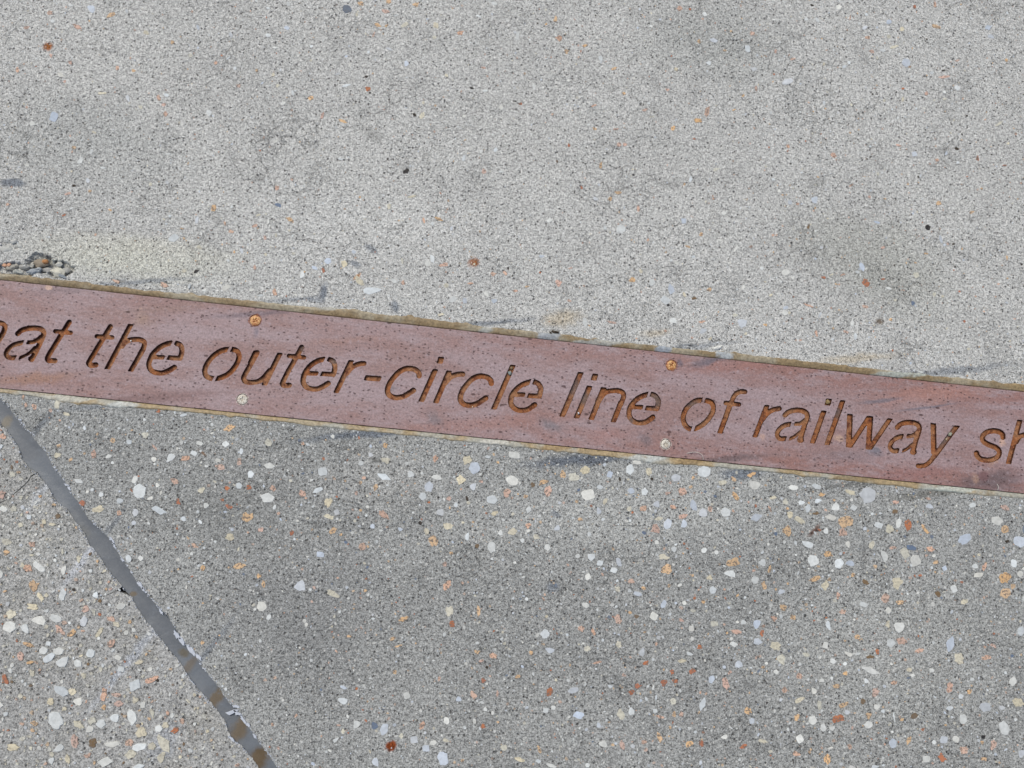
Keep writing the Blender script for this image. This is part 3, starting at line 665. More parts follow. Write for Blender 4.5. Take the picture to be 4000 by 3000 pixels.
# screws
for (x, y, r, rusty) in SCREWS:
    c = Gm([(x, y)])[0]; R_ = np.mean([np.linalg.norm(Gm([(x + r, y)])[0] - c), np.linalg.norm(Gm([(x, y + r)])[0] - c)])
    rot = random.uniform(0, 1.5); vs, fs = [], []; NR, NA = 22, 64
    for i in range(NR + 1):
        rr = R_ * i / NR
        for k in range(NA):
            a = 2 * math.pi * k / NA; X_, Y_ = rr * math.cos(a + rot), rr * math.sin(a + rot); q_ = rr / R_
            z = .00028 - .0005 * q_ ** 4
            ax, ay = abs(X_) / R_, abs(Y_) / R_
            wd = .13
            m = max(0, min(1, (wd - ay) / .07)) * max(0, min(1, (.5 - ax) / .08)); m = max(m, max(0, min(1, (wd - ax) / .07)) * max(0, min(1, (.5 - ay) / .08)))
            z -= .0013 * m
            z += .00012 * nz(X_ * 1500, Y_ * 1500, x)
            vs.append((c[0] + rr * math.cos(a), c[1] + rr * math.sin(a), z))
    fs = [(i * NA + k, (i + 1) * NA + k, (i + 1) * NA + (k + 1) % NA, i * NA + (k + 1) % NA) for i in range(NR) for k in range(NA)]
    o = len(vs); vs += [(vs[NR * NA + k][0], vs[NR * NA + k][1], -.003) for k in range(NA)]
    fs += [(NR * NA + k, o + k, o + (k + 1) % NA, NR * NA + (k + 1) % NA) for k in range(NA)]
    sobj = mesh('screw', vs, fs, M['screw_r' if rusty else 'screw'], strip, smooth=True)
    tag(sobj, 'orange rusted cross head screw' if rusty else 'pale grey cross head screw')
    # corroded collar on the plate round the head
    vs, fs = [], []; NA = 72
    for k in range(NA):
        a = 2 * math.pi * k / NA; w_ = 1.12 + (.14 if not rusty else .13) * (1 + .8 * nz(math.cos(a) * 2, math.sin(a) * 2, x)) + .05 * nz(math.cos(a) * 9, math.sin(a) * 9, x)
        for (f, z) in ((1.12, .00004), (1.12 + (w_ - 1.12) * .3, .00016), (1.12 + (w_ - 1.12) * .75, .00014), (w_, -.00005)):
            vs.append((c[0] + R_ * f * math.cos(a), c[1] + R_ * f * math.sin(a), z))
    fs = [(k * 4 + j, k * 4 + j + 1, ((k + 1) % NA) * 4 + j + 1, ((k + 1) % NA) * 4 + j) for k in range(NA) for j in range(3)]
    mesh('corrosion_ring', vs, fs, M['ring_r' if rusty else 'ring'], sobj, smooth=True)

# ------------------------------------------------------------------ stones in the concrete
TY = dict(W=(208, 211, 208), B=(188, 195, 203), C=(206, 200, 178), O=(214, 177, 134), P=(206, 170, 150), R=(172, 112, 82), D=(52, 48, 44), T=(118, 100, 78), S=(104, 116, 132))
RAG = dict(W=0, B=0, C=.35, O=.9, P=.85, R=.9, D=.2, T=.7, S=.3)
ST = [
((1000,1650,1.1536), """W60,196,45,25 W52,340,55,40 W300,222,45,40 B200,738,50,50 W575,245,60,25 W697,234,32,32 W815,248,50,24 B778,290,36,42 W752,333,30,32 B985,205,46,48 W1165,147,55,30 C950,170,40,38 W1155,262,55,40 C585,172,42,30 C920,258,36,45 P1130,318,34,38 W1063,348,45,34 C1074,410,30,20 C1155,494,40,30 W1102,498,22,26 W1062,562,32,48 W952,514,20,38 C1262,515,30,24 C865,467,38,32 O802,537,38,52 P862,735,55,34,-40 P575,415,58,26,35 P478,560,34,40 O348,487,42,24,-30 C330,425,50,22 C325,362,34,50 B363,405,26,26 B830,405,38,32 B978,290,28,34 B290,595,36,26 C350,772,50,28,30 W25,830,40,42 W280,305,45,20,-25 W473,184,24,20 B517,146,22,22 O540,292,20,30 P210,320,30,30 C870,850,40,50 O665,885,42,24 O1003,850,16,55 O582,104,22,26 P808,163,22,32 P78,297,24,26 O12,692,22,22 O35,728,20,28 P20,483,28,22 P1226,465,26,24 B650,482,24,16 W1200,532,20,22 D951,343,14,28 D822,338,12,12 T1250,280,20,28 W1228,393,22,30 T998,556,22,22 C770,492,22,34 D740,453,16,16 C55,90,34,36 B525,468,24,24 C835,480,1,1 W58,878,18,26 W227,912,16,20 O1215,334,24,16 P1015,265,22,14 P870,343,24,20 W900,372,16,18 P485,250,20,16 R162,497,22,22 P850,640,20,22 O880,588,18,14 W1045,155,26,14 W83,383,16,26"""),
((2000,1750,2.212), """C640,190,80,70 C540,248,75,80 W1020,185,65,85 C1185,205,50,70 W1660,205,105,90 W1080,118,75,60 W655,405,120,95 B1418,258,75,60 B845,228,48,60 O440,225,55,75 O265,295,85,40,-20 W2097,322,100,85 P1475,370,80,75 O1340,1045,95,90 O1918,985,120,70 B1568,495,60,105,-20 B1650,560,80,80 B1250,485,60,60 B1345,655,60,85 B1487,655,55,75 W1845,555,85,75 W1887,1085,105,60,10 C1310,943,90,52 W685,942,70,65 W760,993,60,45 B922,985,42,80,-20 W880,1055,60,50 W655,1113,50,60 W225,762,90,50,-20 C10,725,60,55 W305,858,45,55 W1225,1453,65,75 W285,1605,80,75 B2115,1520,62,85 W1735,1228,56,60 W2165,990,65,65 C1710,1120,45,45 W1550,1560,50,50 W635,1358,60,40,20 B1310,1350,40,70 P920,1480,60,90 P1137,525,60,55 P1240,700,90,75 P310,375,60,95 P1480,590,90,38 W1145,378,50,60 B390,692,60,45,-40 B750,545,45,65 B1030,370,60,50 O1565,258,30,34 C1820,300,60,50 O1655,1330,32,36 P598,1560,62,45 P1940,1585,95,40 C1015,525,48,44 C1270,610,85,32,-15 W760,338,55,38 O1930,415,100,42,50 O2070,230,90,34,-25 O1915,270,55,32,45 W25,50,90,40 D1210,268,22,34 D932,268,18,36 D180,305,40,30 T1075,1458,40,38 P1030,1150,50,40 O1135,1210,50,30,30 W150,535,40,60 C805,460,34,62,25 P145,672,55,50 W1710,745,24,28 W1450,1185,36,24 W1400,875,44,50 W1250,815,36,42 C910,1215,48,48 B1085,1260,70,34 W1190,1455,1,1 P1345,390,50,28 P1390,510,50,34 P1710,525,40,56 O590,615,44,24 O110,418,46,30 C1750,1520,70,50 W2000,1505,50,44 P705,1590,28,60 C1565,1405,44,28 P1460,1485,44,26 W2100,1140,60,60 O2180,1190,40,80 B2110,600,90,60 W1660,885,50,40,-40 P2125,860,1,1"""),
((3000,1900,2.212), """B865,75,125,125 W585,178,70,75 W545,268,95,48,15 O680,303,122,105 O165,382,75,88 C190,245,60,60 C275,290,110,48,35 P645,400,90,65 R1210,330,50,110,-8 C1052,368,65,75 W1128,318,42,80 W1275,640,92,100 C1182,575,80,95 B1700,455,110,75,-30 B2180,478,110,85 W1978,298,90,68 B1395,172,70,42 W1765,162,60,42 P2045,183,90,45 O2055,370,85,65 W388,640,90,100 W612,665,70,80 B710,665,80,50 W345,500,115,55,20 O400,800,110,45 C1125,835,82,100 T845,830,75,40,30 P1015,970,75,75 O1145,1003,75,45 O2045,785,95,95 O2060,925,90,90 O2120,865,45,60 W1605,885,55,70 C1695,997,60,45 W1040,1070,50,52 C1035,1190,45,60 W1135,1215,95,95 B1575,1365,65,135 C1645,1487,75,100 P1160,1340,90,70 P1880,1480,90,40,-10 W1060,1355,65,70 C70,1385,95,75 C120,1490,70,105,-30 O130,1048,55,60 O218,1130,50,50 P645,1085,60,50 P55,1140,45,50 W885,1590,155,44,20 C495,860,60,90 B115,910,70,44,-20 S1240,530,85,40,15 W1005,600,56,110,-25 T1470,930,50,55 W500,385,45,55 P1945,1375,60,34,30 W2125,665,55,75 W1790,690,55,45 W1820,765,85,42 T415,235,55,26 T1095,215,50,55 O1355,370,34,95,-40 P1405,545,60,55 C710,55,95,38,20 C150,135,60,50 O465,70,60,35 C45,100,60,30 W345,190,45,70 O520,585,70,45 W2185,1250,60,75 W2180,755,45,50 W740,185,55,50,40 W690,500,40,60 C895,505,44,60,20 P1080,530,60,26 O735,765,36,40 O530,805,34,34 P605,940,34,60 O1450,655,60,30 P1870,695,40,70,25 W2040,390,1,1 B1525,708,40,44 W825,1020,75,42,15 P1315,1418,70,40 R945,1425,34,60 P275,1640,60,50 W520,1200,38,90 O775,1300,46,44 W430,125,60,40,-15 W290,140,60,40 D2065,475,40,24 P15,190,20,60 O15,715,30,60 O665,1615,40,36 W220,10,80,40 W420,0,80,40 C1220,1585,50,40 W955,335,75,50 P1385,105,50,22 P1105,135,50,34 C1385,1470,1,1"""),
((3000,2400,1.27), """W158,618,38,44 W222,525,38,40 R350,518,62,38 O375,448,55,28 O295,717,38,44 C255,452,24,50 O342,356,38,22 P535,385,34,48,20 P902,362,30,60 B1078,460,52,44 W1172,565,44,66,-25 W968,520,38,50 C1245,440,60,45 W932,618,36,32 B872,622,40,38 P972,672,50,38 R865,712,54,34,40 W785,718,40,36 W540,458,36,28 W498,548,40,34 W274,562,26,36 W1215,332,34,44,20 C155,425,45,22 W228,380,26,34 O698,625,22,42 P1120,645,30,54,15 O1068,717,36,20 B1258,690,34,44 T725,503,50,26 T473,432,26,28 B392,485,28,24 B620,640,36,44 W900,465,34,22 B1160,463,34,24 D1067,608,22,20 W625,510,8,56 W318,565,30,22 P80,375,28,30 O145,510,28,34 P140,690,40,26 W487,330,22,28 P625,340,26,20 O700,280,30,18 W267,328,28,22 W570,480,22,18 O665,522,18,18 P405,655,24,30 W310,663,30,12 W530,755,40,16 O500,500,26,36 W445,555,1,1 W1012,322,20,14 O1000,383,26,22 W956,407,22,22 W812,278,24,22 W718,302,22,16 W322,232,28,24 C193,200,32,20 W400,197,46,20 W445,195,26,12 T508,210,34,18 W285,152,28,34 W40,285,24,20"""),
((2000,2400,1.27), """W168,97,45,42 B188,178,48,30,15 B305,376,50,26,-15 W592,482,32,42 B330,500,52,36 W452,643,45,34 B645,188,28,44,20 C530,150,28,34 C540,500,36,56 O730,608,24,54 P545,650,26,52 O875,643,40,36 P1060,340,30,68,-10 B990,322,26,38 B1125,248,42,40 W945,445,26,62,20 R185,385,36,46 R625,356,34,26 R592,386,30,24 P340,70,34,26 C372,170,30,26 C800,430,36,32 W167,476,28,26 R1150,655,46,20,-30 O1170,478,40,34 C1245,628,44,18 W710,478,26,20 B1190,528,26,28 R930,162,26,28 R895,282,36,26,-30 C40,720,50,24 C845,230,36,22 W1055,608,34,24 R755,340,30,34,40 R810,330,32,24 R795,285,24,26 P425,238,48,12 P735,508,40,16 O805,495,18,28 P840,495,20,26 W880,195,34,18,20 O95,190,20,24 R665,240,30,22 O30,308,26,20 W205,463,24,22 W487,356,26,16 P555,300,20,16 B430,550,22,30 O785,560,14,18 W880,565,20,18 W700,365,12,28 W715,412,10,28 R1240,92,18,36 P1080,288,22,16 O135,670,16,44 W130,728,26,18 R940,642,24,34 P655,635,32,22 W375,748,22,20 W195,750,50,16,20 W1100,148,38,24,20 B1218,135,40,30"""),
((1300,2400,1.5863), """W458,503,44,46 W62,535,66,42 W148,680,46,52,20 B318,712,44,72 B503,775,48,46 B577,830,50,44 B682,892,62,82 W705,658,36,48 B265,915,44,60,-20 S258,690,44,50 O435,25,64,34 P997,257,52,42 O893,232,44,26 P870,500,34,56 C700,780,40,26 W622,795,40,26 P552,690,34,52 O1160,900,70,30 C1060,825,36,40 W18,778,44,22,-40 C63,725,22,32 R930,692,28,36 D955,328,18,20 W625,286,20,12 R740,58,40,40,40 W405,255,16,16 O372,152,44,22,-20 O405,196,50,12 O1230,238,26,28 O1150,385,30,26 W945,588,26,28 W990,610,18,22 W877,660,20,32 C425,752,28,28 P922,288,34,16 O385,358,22,28 P660,400,18,36 B780,525,36,34 R935,408,34,34 P1020,490,14,50 W912,708,14,26 B65,452,40,18 O103,134,34,20"""),
((0,1500,2.212), """W1205,925,100,115 C850,1088,110,58 W1370,1090,125,50,25 W1475,635,60,90,40 W680,838,75,34,15 W1165,825,44,75,30 W1950,520,60,50 W1675,598,60,42 W1330,650,50,45 W1725,512,60,35 O975,485,52,48 P808,600,44,80 C500,615,65,45 O2135,1148,90,95 P1605,640,75,50 R1605,680,70,44 P1908,720,85,45 P2068,672,42,80 P1508,840,76,48,35 C1745,915,70,50,-30 C1985,1325,70,60 O2065,1570,105,55 R1540,1020,34,65,-20 B1170,1110,45,60 W1780,1050,48,50 O1985,380,110,44,-25 W2065,880,52,50 W2165,780,50,60 W940,625,62,34,-15 W1035,1010,62,50 W1585,1165,50,45 W1300,988,60,30,-20 R2150,893,45,45 R710,1028,60,44 C495,170,50,85,10 P225,180,30,40 P295,195,40,60,-30 W1585,268,60,22,-15 P1335,545,90,18,50 R1960,900,50,40 R1980,1060,60,40 R1920,1000,30,30 P1680,1395,60,35 W1110,1510,50,70 O1750,1590,50,50 C580,262,60,30 C1255,440,60,50 W1115,500,44,38 W875,955,38,38 W730,380,28,44 W1390,940,20,40 O510,535,44,30 O610,655,40,30 P1030,1115,44,50 B1285,1140,1,1 B1155,1200,40,36 W1885,660,50,34,20 W1360,875,36,40 W1655,1465,34,30 P200,115,26,40 R1370,235,36,30 D1430,570,22,22 W2085,580,30,50 W1990,1000,1,1 W1730,1190,24,40,-40 W1215,1505,40,44 W1540,1520,34,30"""),
((0,1500,2.212), """lW335,1580,125,56,40 lW550,1610,45,85,15 lP240,1590,75,60 lC60,1365,100,50,30 lC110,780,55,50 lW30,1080,70,50 lP25,455,60,50 lP20,955,50,70 lP280,1385,60,50 lO55,1455,50,50 lC450,1213,55,26 lC120,1080,50,50 lW250,1150,40,40 lC380,1190,34,50 lC195,1565,40,44 lC680,1510,40,60 lT500,1140,44,44 lC180,980,34,40 lO345,970,26,26 lC540,1450,24,50 lW330,1470,36,26 lW10,540,24,40 lP235,1110,30,20 lC180,1220,40,44"""),
((0,2250,1.27), """lO170,50,46,55 lC57,187,44,44 lC165,155,60,32,10 lW195,220,72,44,10 lW47,252,60,50 lW125,262,54,34,55 lW278,211,58,34 lW310,92,32,60,15 lC200,103,26,48,-30 lO143,342,54,20,20 lP100,397,32,38 lR25,515,34,44 lO358,280,54,26,-35 lW215,370,40,34,-20 lW243,405,62,32,-40 lW290,373,48,34 lW310,427,70,48,-30 lW448,383,44,42 lW385,433,34,36 lC495,278,24,58,30 lB415,225,32,48,15 lP547,213,42,26,10 lP552,333,48,32 lW303,570,72,40,25 lC360,574,38,34 lW387,623,48,40 lW668,542,62,46,-40 lW275,715,64,80 lC390,740,54,34,35 lC457,718,48,32,-10 lW445,760,42,34,-20 lW500,733,42,38 lW292,855,60,34,-30 lP368,820,40,66,-15 lT458,830,42,48 lW558,835,80,30,-5 lW570,705,46,44 lW655,700,42,66,-15 lP590,633,60,30,-10 lP578,590,56,20,10 lP514,590,26,76,10 lC670,617,34,34 lW787,757,34,30 lP640,828,48,38 lW690,850,66,34,-15 lC700,775,46,46 lC815,835,110,46,50 lC650,885,52,44 lP435,892,42,22 lW522,922,66,40,-15 lC335,912,26,44 lW255,915,28,34,30 lO170,732,40,22 lC60,850,60,36,15 lC755,845,36,36 lW688,945,52,22 lR870,765,40,24,-15 lP750,515,64,26,-25 lC755,678,18,52 lW708,640,26,32 lW600,462,34,28 lC250,625,34,34 lD365,68,15,13 lD782,518,15,15 lC800,900,44,50,30 lC600,140,1,1 lW600,150,44,26 lC465,178,20,34 lW430,165,1,1 lP425,163,26,34 lW585,405,34,24 lC688,430,40,20 lW230,173,26,18 lC415,495,24,34 lC575,240,34,24,30 lP290,262,30,44 lO148,430,40,14 lC102,597,22,28 lW540,62,1,1 lC320,660,26,22 lO515,652,24,24 lC820,742,34,34 lP832,680,16,34 lC675,245,1,1 lW475,95,28,32 lO677,302,14,22 lC160,482,26,36 lW240,335,26,22 lC500,462,20,26"""),
((0,0,2.212), """B790,75,60,80,-30 P430,110,50,45 O960,130,95,40 P665,230,80,40,35 C1270,285,60,34,20 B1105,850,30,68,-15 B467,1010,70,88,25 C878,805,72,30 W525,648,60,34,30 W280,1068,50,48 W695,1390,70,40,-45 W890,1450,48,20 P150,603,36,45 W1437,822,45,28,20 W1805,975,48,55 C1645,480,38,36 O1490,365,30,40 B1710,235,22,44 B1995,300,28,48 B1095,95,24,38,-30 P1418,905,40,30 P1430,985,40,50 P230,238,48,28 P605,540,34,34 W610,45,48,20 P1370,845,40,50 B760,1560,30,46,-20 D640,1605,40,20 W235,1425,45,32 P1015,585,30,40 O1155,610,40,28 W455,182,40,30 D1062,1530,14,12 W2120,1100,14,50,15 B1445,1575,30,36 P2060,740,36,34 W1975,500,40,14,-40 P1865,545,34,34 W2030,590,30,30 O640,1275,34,32 C1215,925,30,40 P440,480,30,34 P560,705,24,30 C1300,1595,24,36 W790,1310,26,44,20"""),
((1000,0,1.269), """C893,125,30,34,-30 O603,123,32,18 C738,125,44,20,-25 S450,45,42,38 P1013,162,32,18 W447,424,44,12 B153,138,28,18 O795,22,30,20 O658,10,26,22 O520,18,36,18 R555,440,24,28 O272,486,32,22 O430,600,46,14 P328,575,15,40 W1030,783,16,32,20 P106,930,24,26 W1180,17,30,14 W1215,533,20,22 W98,700,24,14 W134,512,26,16,-20 W1031,577,16,18 C822,575,24,36 D547,380,18,12 D565,460,12,10 D785,568,18,12 B405,366,28,10 P560,20,1,1 W463,324,9,22 W182,460,14,30 O645,128,20,12 W697,76,24,8 W1103,80,28,10 P585,170,12,30 C500,72,12,18 W447,5,34,12 W60,40,18,10 P640,55,40,20 C85,370,16,20 C108,425,18,16 W160,20,14,24,-20 W275,230,18,14 C830,508,14,16 B660,243,34,10 W1210,270,14,12,-30 P1130,335,26,12 C943,375,22,14 C885,185,22,18 O1045,340,1,1 W1135,450,26,12 O5,350,14,24 W93,236,22,10 D1070,437,22,10 P1130,850,20,26 B745,315,24,30 W60,175,26,16"""),
((2000,0,1.269), """W27,178,18,44 W108,430,14,34,-10 W440,290,20,34,-20 P235,190,36,24,20 P832,42,28,26 W1168,242,26,36,-20 B1200,342,34,20 W976,313,26,20 P966,558,24,52,10 O920,597,40,22 W550,100,12,28 O360,226,24,14 O270,255,26,26 O505,340,30,12,-20 O800,636,24,22 W885,888,16,36,15 P530,716,22,24 P562,716,24,16 R282,720,12,22 O927,205,18,22 B1000,200,36,18 O440,820,14,40 C1010,840,36,16 P403,524,26,12 O555,462,16,16 W677,512,18,12 O410,640,20,14 P515,640,30,10 P658,545,26,12 W690,130,20,12,20 W380,618,22,8,20 R42,515,24,14 P1190,165,24,26 O1055,250,20,12 O1145,474,16,14 P1210,440,14,26 O1100,545,18,8 R905,690,18,8 C812,344,18,20 W955,70,26,20,30 O215,95,20,28 O168,120,14,12 T225,800,14,16 P200,566,14,12 P770,445,22,14 W575,175,14,10 R275,700,1,1"""),
((3000,0,2.212), """B1195,540,66,65 B170,705,90,44 B1900,238,50,42 B1925,315,62,36,20 B1045,190,42,36 O1455,228,70,36,20 W612,62,45,42 P565,1340,64,42,40 C1155,250,34,42,20 C1045,312,36,34 W1635,760,52,40,30 W990,435,50,26 P895,445,45,32 P860,325,45,28 C1090,405,70,24 P1520,665,80,28 B1265,1330,46,46 P1460,1380,34,28 C1165,855,28,48 R1810,1370,28,54 C1995,1070,80,24,-30 W485,888,26,38 D380,45,34,18,20 D1515,608,36,14 D1630,1285,38,22 D1745,1240,24,12 W425,170,24,46,-30 W1365,395,1,1 P1370,810,30,40 O2060,520,28,28 P1635,525,40,18 W330,165,34,32 W285,112,30,20 W660,575,40,20,-20 W700,540,30,24,40 W1415,628,34,28 C485,550,22,40 P175,1265,32,34 D1718,1000,22,14 C720,905,20,26 W850,125,26,22 B835,240,44,26,-35 R1265,60,30,34 P1445,40,24,60 P710,150,12,60 C1525,855,34,26 P210,510,48,24 P65,445,24,40 W1525,795,30,24 W1280,938,24,20 C950,1505,22,28 P720,1600,40,20,-30 W45,1550,34,26 B1540,1325,22,40 R1165,765,24,20 P1130,1255,40,20 O1845,1632,24,24 W2125,245,30,16 C2075,1240,30,20 W1145,1165,1,1 R2045,1430,40,18 W120,55,26,12 W50,170,28,16"""),
((2200,650,1.269), """W286,311,44,38 W505,663,50,38 B887,777,48,48 W108,772,22,44 W545,765,40,28,20 O342,562,34,26,-20 W440,575,26,34 W563,480,28,18 B535,610,32,54,-10 O684,337,18,24 W1103,525,38,30 W1138,552,20,16,30 W1099,725,28,26,30 W857,407,14,38,35 W632,65,20,34,10 B1247,165,34,38 B598,270,26,28 P240,773,44,14,15 B693,815,40,26 B1124,178,22,22 O724,610,28,18 T648,655,28,14 P1215,688,54,10 W985,505,20,16 B160,160,28,18 P372,212,18,34 P690,770,38,14 C855,737,28,20 P930,398,24,12 W795,232,24,18 T1215,300,14,24 D520,688,14,12 W392,284,20,12 O233,162,22,20 W1040,66,20,16 O616,397,28,12 C1030,637,22,10,-30 B1103,700,28,16 W535,465,18,14 C386,520,18,24,-30 W645,448,18,12 P1040,340,16,16 P30,665,24,12 W775,366,22,12 W893,600,14,24 C600,635,14,30,-30 R90,105,12,18 O273,130,40,14 W1070,122,18,18,-40 O1003,785,20,14 W208,305,16,22 C905,830,14,14 P1160,187,16,14 D348,43,14,10 C730,853,24,12 O600,88,12,12 W500,265,10,24 P35,505,22,8"""),
((3000,750,1.269), """B233,35,32,34,20 O845,55,30,28 D792,176,24,26 B465,370,22,40,-20 R485,450,36,40 R568,432,26,10 W598,477,30,12,15 W433,716,17,36 W443,397,20,12 W108,50,20,24 S718,551,20,24 P570,275,20,16 O783,305,22,12 O1010,100,24,12 P195,565,56,12,10 P483,568,28,18,20 C866,517,16,14 P385,692,30,14 B875,262,16,16 W757,892,26,12 O608,632,18,14 C630,537,16,10 R275,425,20,14 W357,520,14,14 P370,410,34,10 B540,150,28,10 O235,78,12,12 P240,700,14,34 W418,650,16,28 C993,778,16,12 P160,735,20,8 B265,275,16,18 O580,33,18,8 D919,257,16,10 C825,508,16,22 B258,608,12,28 C735,412,30,34 P1143,456,16,8 C315,410,22,8 B857,235,12,40 O1185,325,14,24 O730,350,14,8 P503,25,14,20"""),
((0,500,1.1545), """W783,497,44,30,-20 O963,362,24,34 B888,415,15,34 W1020,720,42,24,-20 P740,708,42,22 P525,692,34,14 P1252,267,24,24 C898,537,26,16,20 B1090,555,16,28 W365,145,20,38,25 W1243,60,18,18 C830,645,24,18 D885,645,26,12,-20 P1043,468,24,16 P305,297,36,12 W853,713,14,28 P1150,630,14,24 P1240,740,20,34 P332,88,20,18 B755,243,16,20 W397,237,14,24,-20 D335,260,20,10 W120,168,26,14 O497,370,18,10 W758,117,26,9 W465,180,20,12 W766,397,16,12 W965,712,34,8,45 W1135,730,22,12 C1165,393,24,8 P1150,442,22,14 P1015,430,14,22 W1045,355,12,14 O820,453,18,8 W750,432,14,10 D555,222,10,6 W322,362,20,8,-20 O405,285,18,12 R288,392,20,12 P35,345,18,16 C425,20,22,8 W920,732,20,8 W1210,420,9,22 C1245,484,10,16 P1195,495,14,20 W1175,755,20,10 C805,395,1,1"""),
((1000,500,1.058), """W478,672,80,30,-6 C427,632,26,50,-40 O140,378,40,18,35 W729,541,18,34,-10 P773,566,46,16 B297,550,26,24 B242,578,26,14,20 W190,607,18,36,20 O755,375,38,12 P88,245,24,24 C365,562,28,36,-40 W813,708,32,24,-20 B863,714,18,24,-20 W952,685,18,30,-30 B985,714,26,18 P1072,673,24,12 W570,632,26,16,30 C605,552,9,34 D620,178,26,14,-30 B858,124,14,28,20 S92,318,30,16 C786,650,24,18 P887,642,28,8 W1212,382,22,16 W1013,180,24,10 C765,771,28,12,-15 B1180,530,24,12 B808,415,14,22,20 D1042,580,8,14 R278,588,14,24 W710,560,22,24 C902,562,11,11 P980,603,22,18 P1030,600,14,24 O1120,655,20,8 W730,395,10,18 P693,380,12,24 P940,185,16,14 O795,300,10,12 C645,283,36,8,-10 C550,325,16,26 B404,512,18,16 O82,440,14,12 P82,680,26,16 W15,690,22,10 C155,518,16,12 W350,128,22,8 W513,212,12,8 O430,285,12,10 P610,640,16,20 W930,97,10,16 W890,85,14,16 P1250,640,30,30 W990,90,14,20 O288,745,16,8 W165,690,14,10 W50,385,8,30 P30,455,12,14 C20,360,1,1"""),
]
stones = {'u': [], 'l': [], 'w': []}
PLX = lambda x: (1094 + .10925 * x, 1515 + .103 * x)
def jx(y): return np.interp(y, [p[1] for p in Rj], [p[0] for p in Rj]), np.interp(y, [p[1] for p in Lj], [p[0] for p in Lj])
for (ox, oy, s_), txt in ST:
    for t in txt.split():
        if t[0] == 'l': t = t[1:]
        ty = t[0]; v_ = [float(a) for a in t[1:].split(',')]
        if v_[2] < 3: continue
        x, y = ox + v_[0] / s_, oy + v_[1] / s_; w_, h2 = v_[2] / s_, v_[3] / s_; an = v_[4] if len(v_) > 4 else random.uniform(-25, 25)
        a, b = PLX(x)
        if a - 30 < y < b + 22: continue
        if y < a: k = 'u'
        else:
            r_, l_ = jx(y)
            if l_ - 6 < x < r_ + 6: continue
            k = 'w' if x < l_ else 'l'
        if k == 'u' and x < 290 and y > 985: continue
        if any(math.dist((x, y), (q_[1], q_[2])) < .35 * (w_ + q_[3]) for q_ in stones[k]): continue
        stones[k].append((ty, x, y, w_, h2, an, False))
def tintof(ty, small):
    c = np.array(TY[ty], float); c *= random.uniform(.93, 1.06); c += random.uniform(-5, 5) * np.array((1, .2, -1))
    if ty in 'WBC': c = c + (np.array((172, 173, 170)) - c) * (random.uniform(0, .65) if small else random.uniform(0, .3))
    elif ty in 'OP': c = c + (np.array((165, 160, 152)) - c) * (random.uniform(.1, .65) if small else random.uniform(0, .3))
    c = srgb(*np.clip(c, 0, 255)); return (c[0], c[1], c[2], RAG[ty])
def stone_geo(vs, fs, cols, ty, x, y, w_, h_2, an, small):
    cr = ty in 'OPRTC'; n_ = (9 if w_ < 14 else 16) if not small else 7
    o = len(vs); ph = random.random() * 50; ring = []; an = math.radians(an)
    k = random.choice((3, 4, 5)); off = random.random() * 6
    for i in range(n_):
        a = 2 * math.pi * i / n_ + random.uniform(-.12, .12)
        if cr: rr = 1 + .5 * nz(math.cos(a) * 1.3 + ph, math.sin(a) * 1.3, ph) + .42 * nz(math.cos(a) * 4 + ph, math.sin(a) * 4)
        else:
            m_ = ((a + off) % (2 * math.pi / k)) - math.pi / k       # blunt polygon: chipped, angular outline
            rr = (.84 * math.cos(math.pi / k) / math.cos(m_) + .16) * 1.28 if k > 3 else (.6 * math.cos(math.pi / k) / math.cos(m_) + .4) * 1.25
            rr *= 1 + .22 * nz(math.cos(a) * 2 + ph, math.sin(a) * 2)
        X_, Y_ = math.cos(a) * rr * w_ / 2, math.sin(a) * rr * h_2 / 2
        ring.append((x + X_ * math.cos(an) - Y_ * math.sin(an), y + X_ * math.sin(an) + Y_ * math.cos(an)))
    P = Gm(ring); c = P.mean(0); z = .00022 if not small else .00016; t = tintof(ty, small); z += random.uniform(0, .00005)
    vs += [(p[0], p[1], -.0004) for p in P] + [(c[0] + (p[0] - c[0]) * .93, c[1] + (p[1] - c[1]) * .93, z) for p in P]
    fs.append(tuple(o + n_ + i for i in range(n_))[::-1])
    fs += [(o + i, o + (i + 1) % n_, o + n_ + (i + 1) % n_, o + n_ + i)[::-1] for i in range(n_)]
    cols += [t] * (2 * n_)
def stone_obj(name, vs, fs, cols, parent):
    me = bpy.data.meshes.new(name); me.from_pydata(vs, [], fs); me.update()
    ca = me.color_attributes.new('tint', 'FLOAT_COLOR', 'POINT'); ca.data.foreach_set('color', np.array(cols, 'f').ravel())
    return link(name, me, M['stone'], parent)
taken = {}
def cell(x, y): return (int(x // 40), int(y // 40))
for k in stones:
    for s_ in stones[k]: taken.setdefault(cell(s_[1], s_[2]), []).append((s_[1], s_[2], s_[3]))
def free(x, y, w_):
    cx, cy = cell(x, y)
    return all(math.dist((x, y), (a, b)) > .5 * (c + w_) for i in (-1, 0, 1) for j in (-1, 0, 1) for a, b, c in taken.get((cx + i, cy + j), ()))
small = {'u': [], 'l': [], 'w': []}
tries = 24000
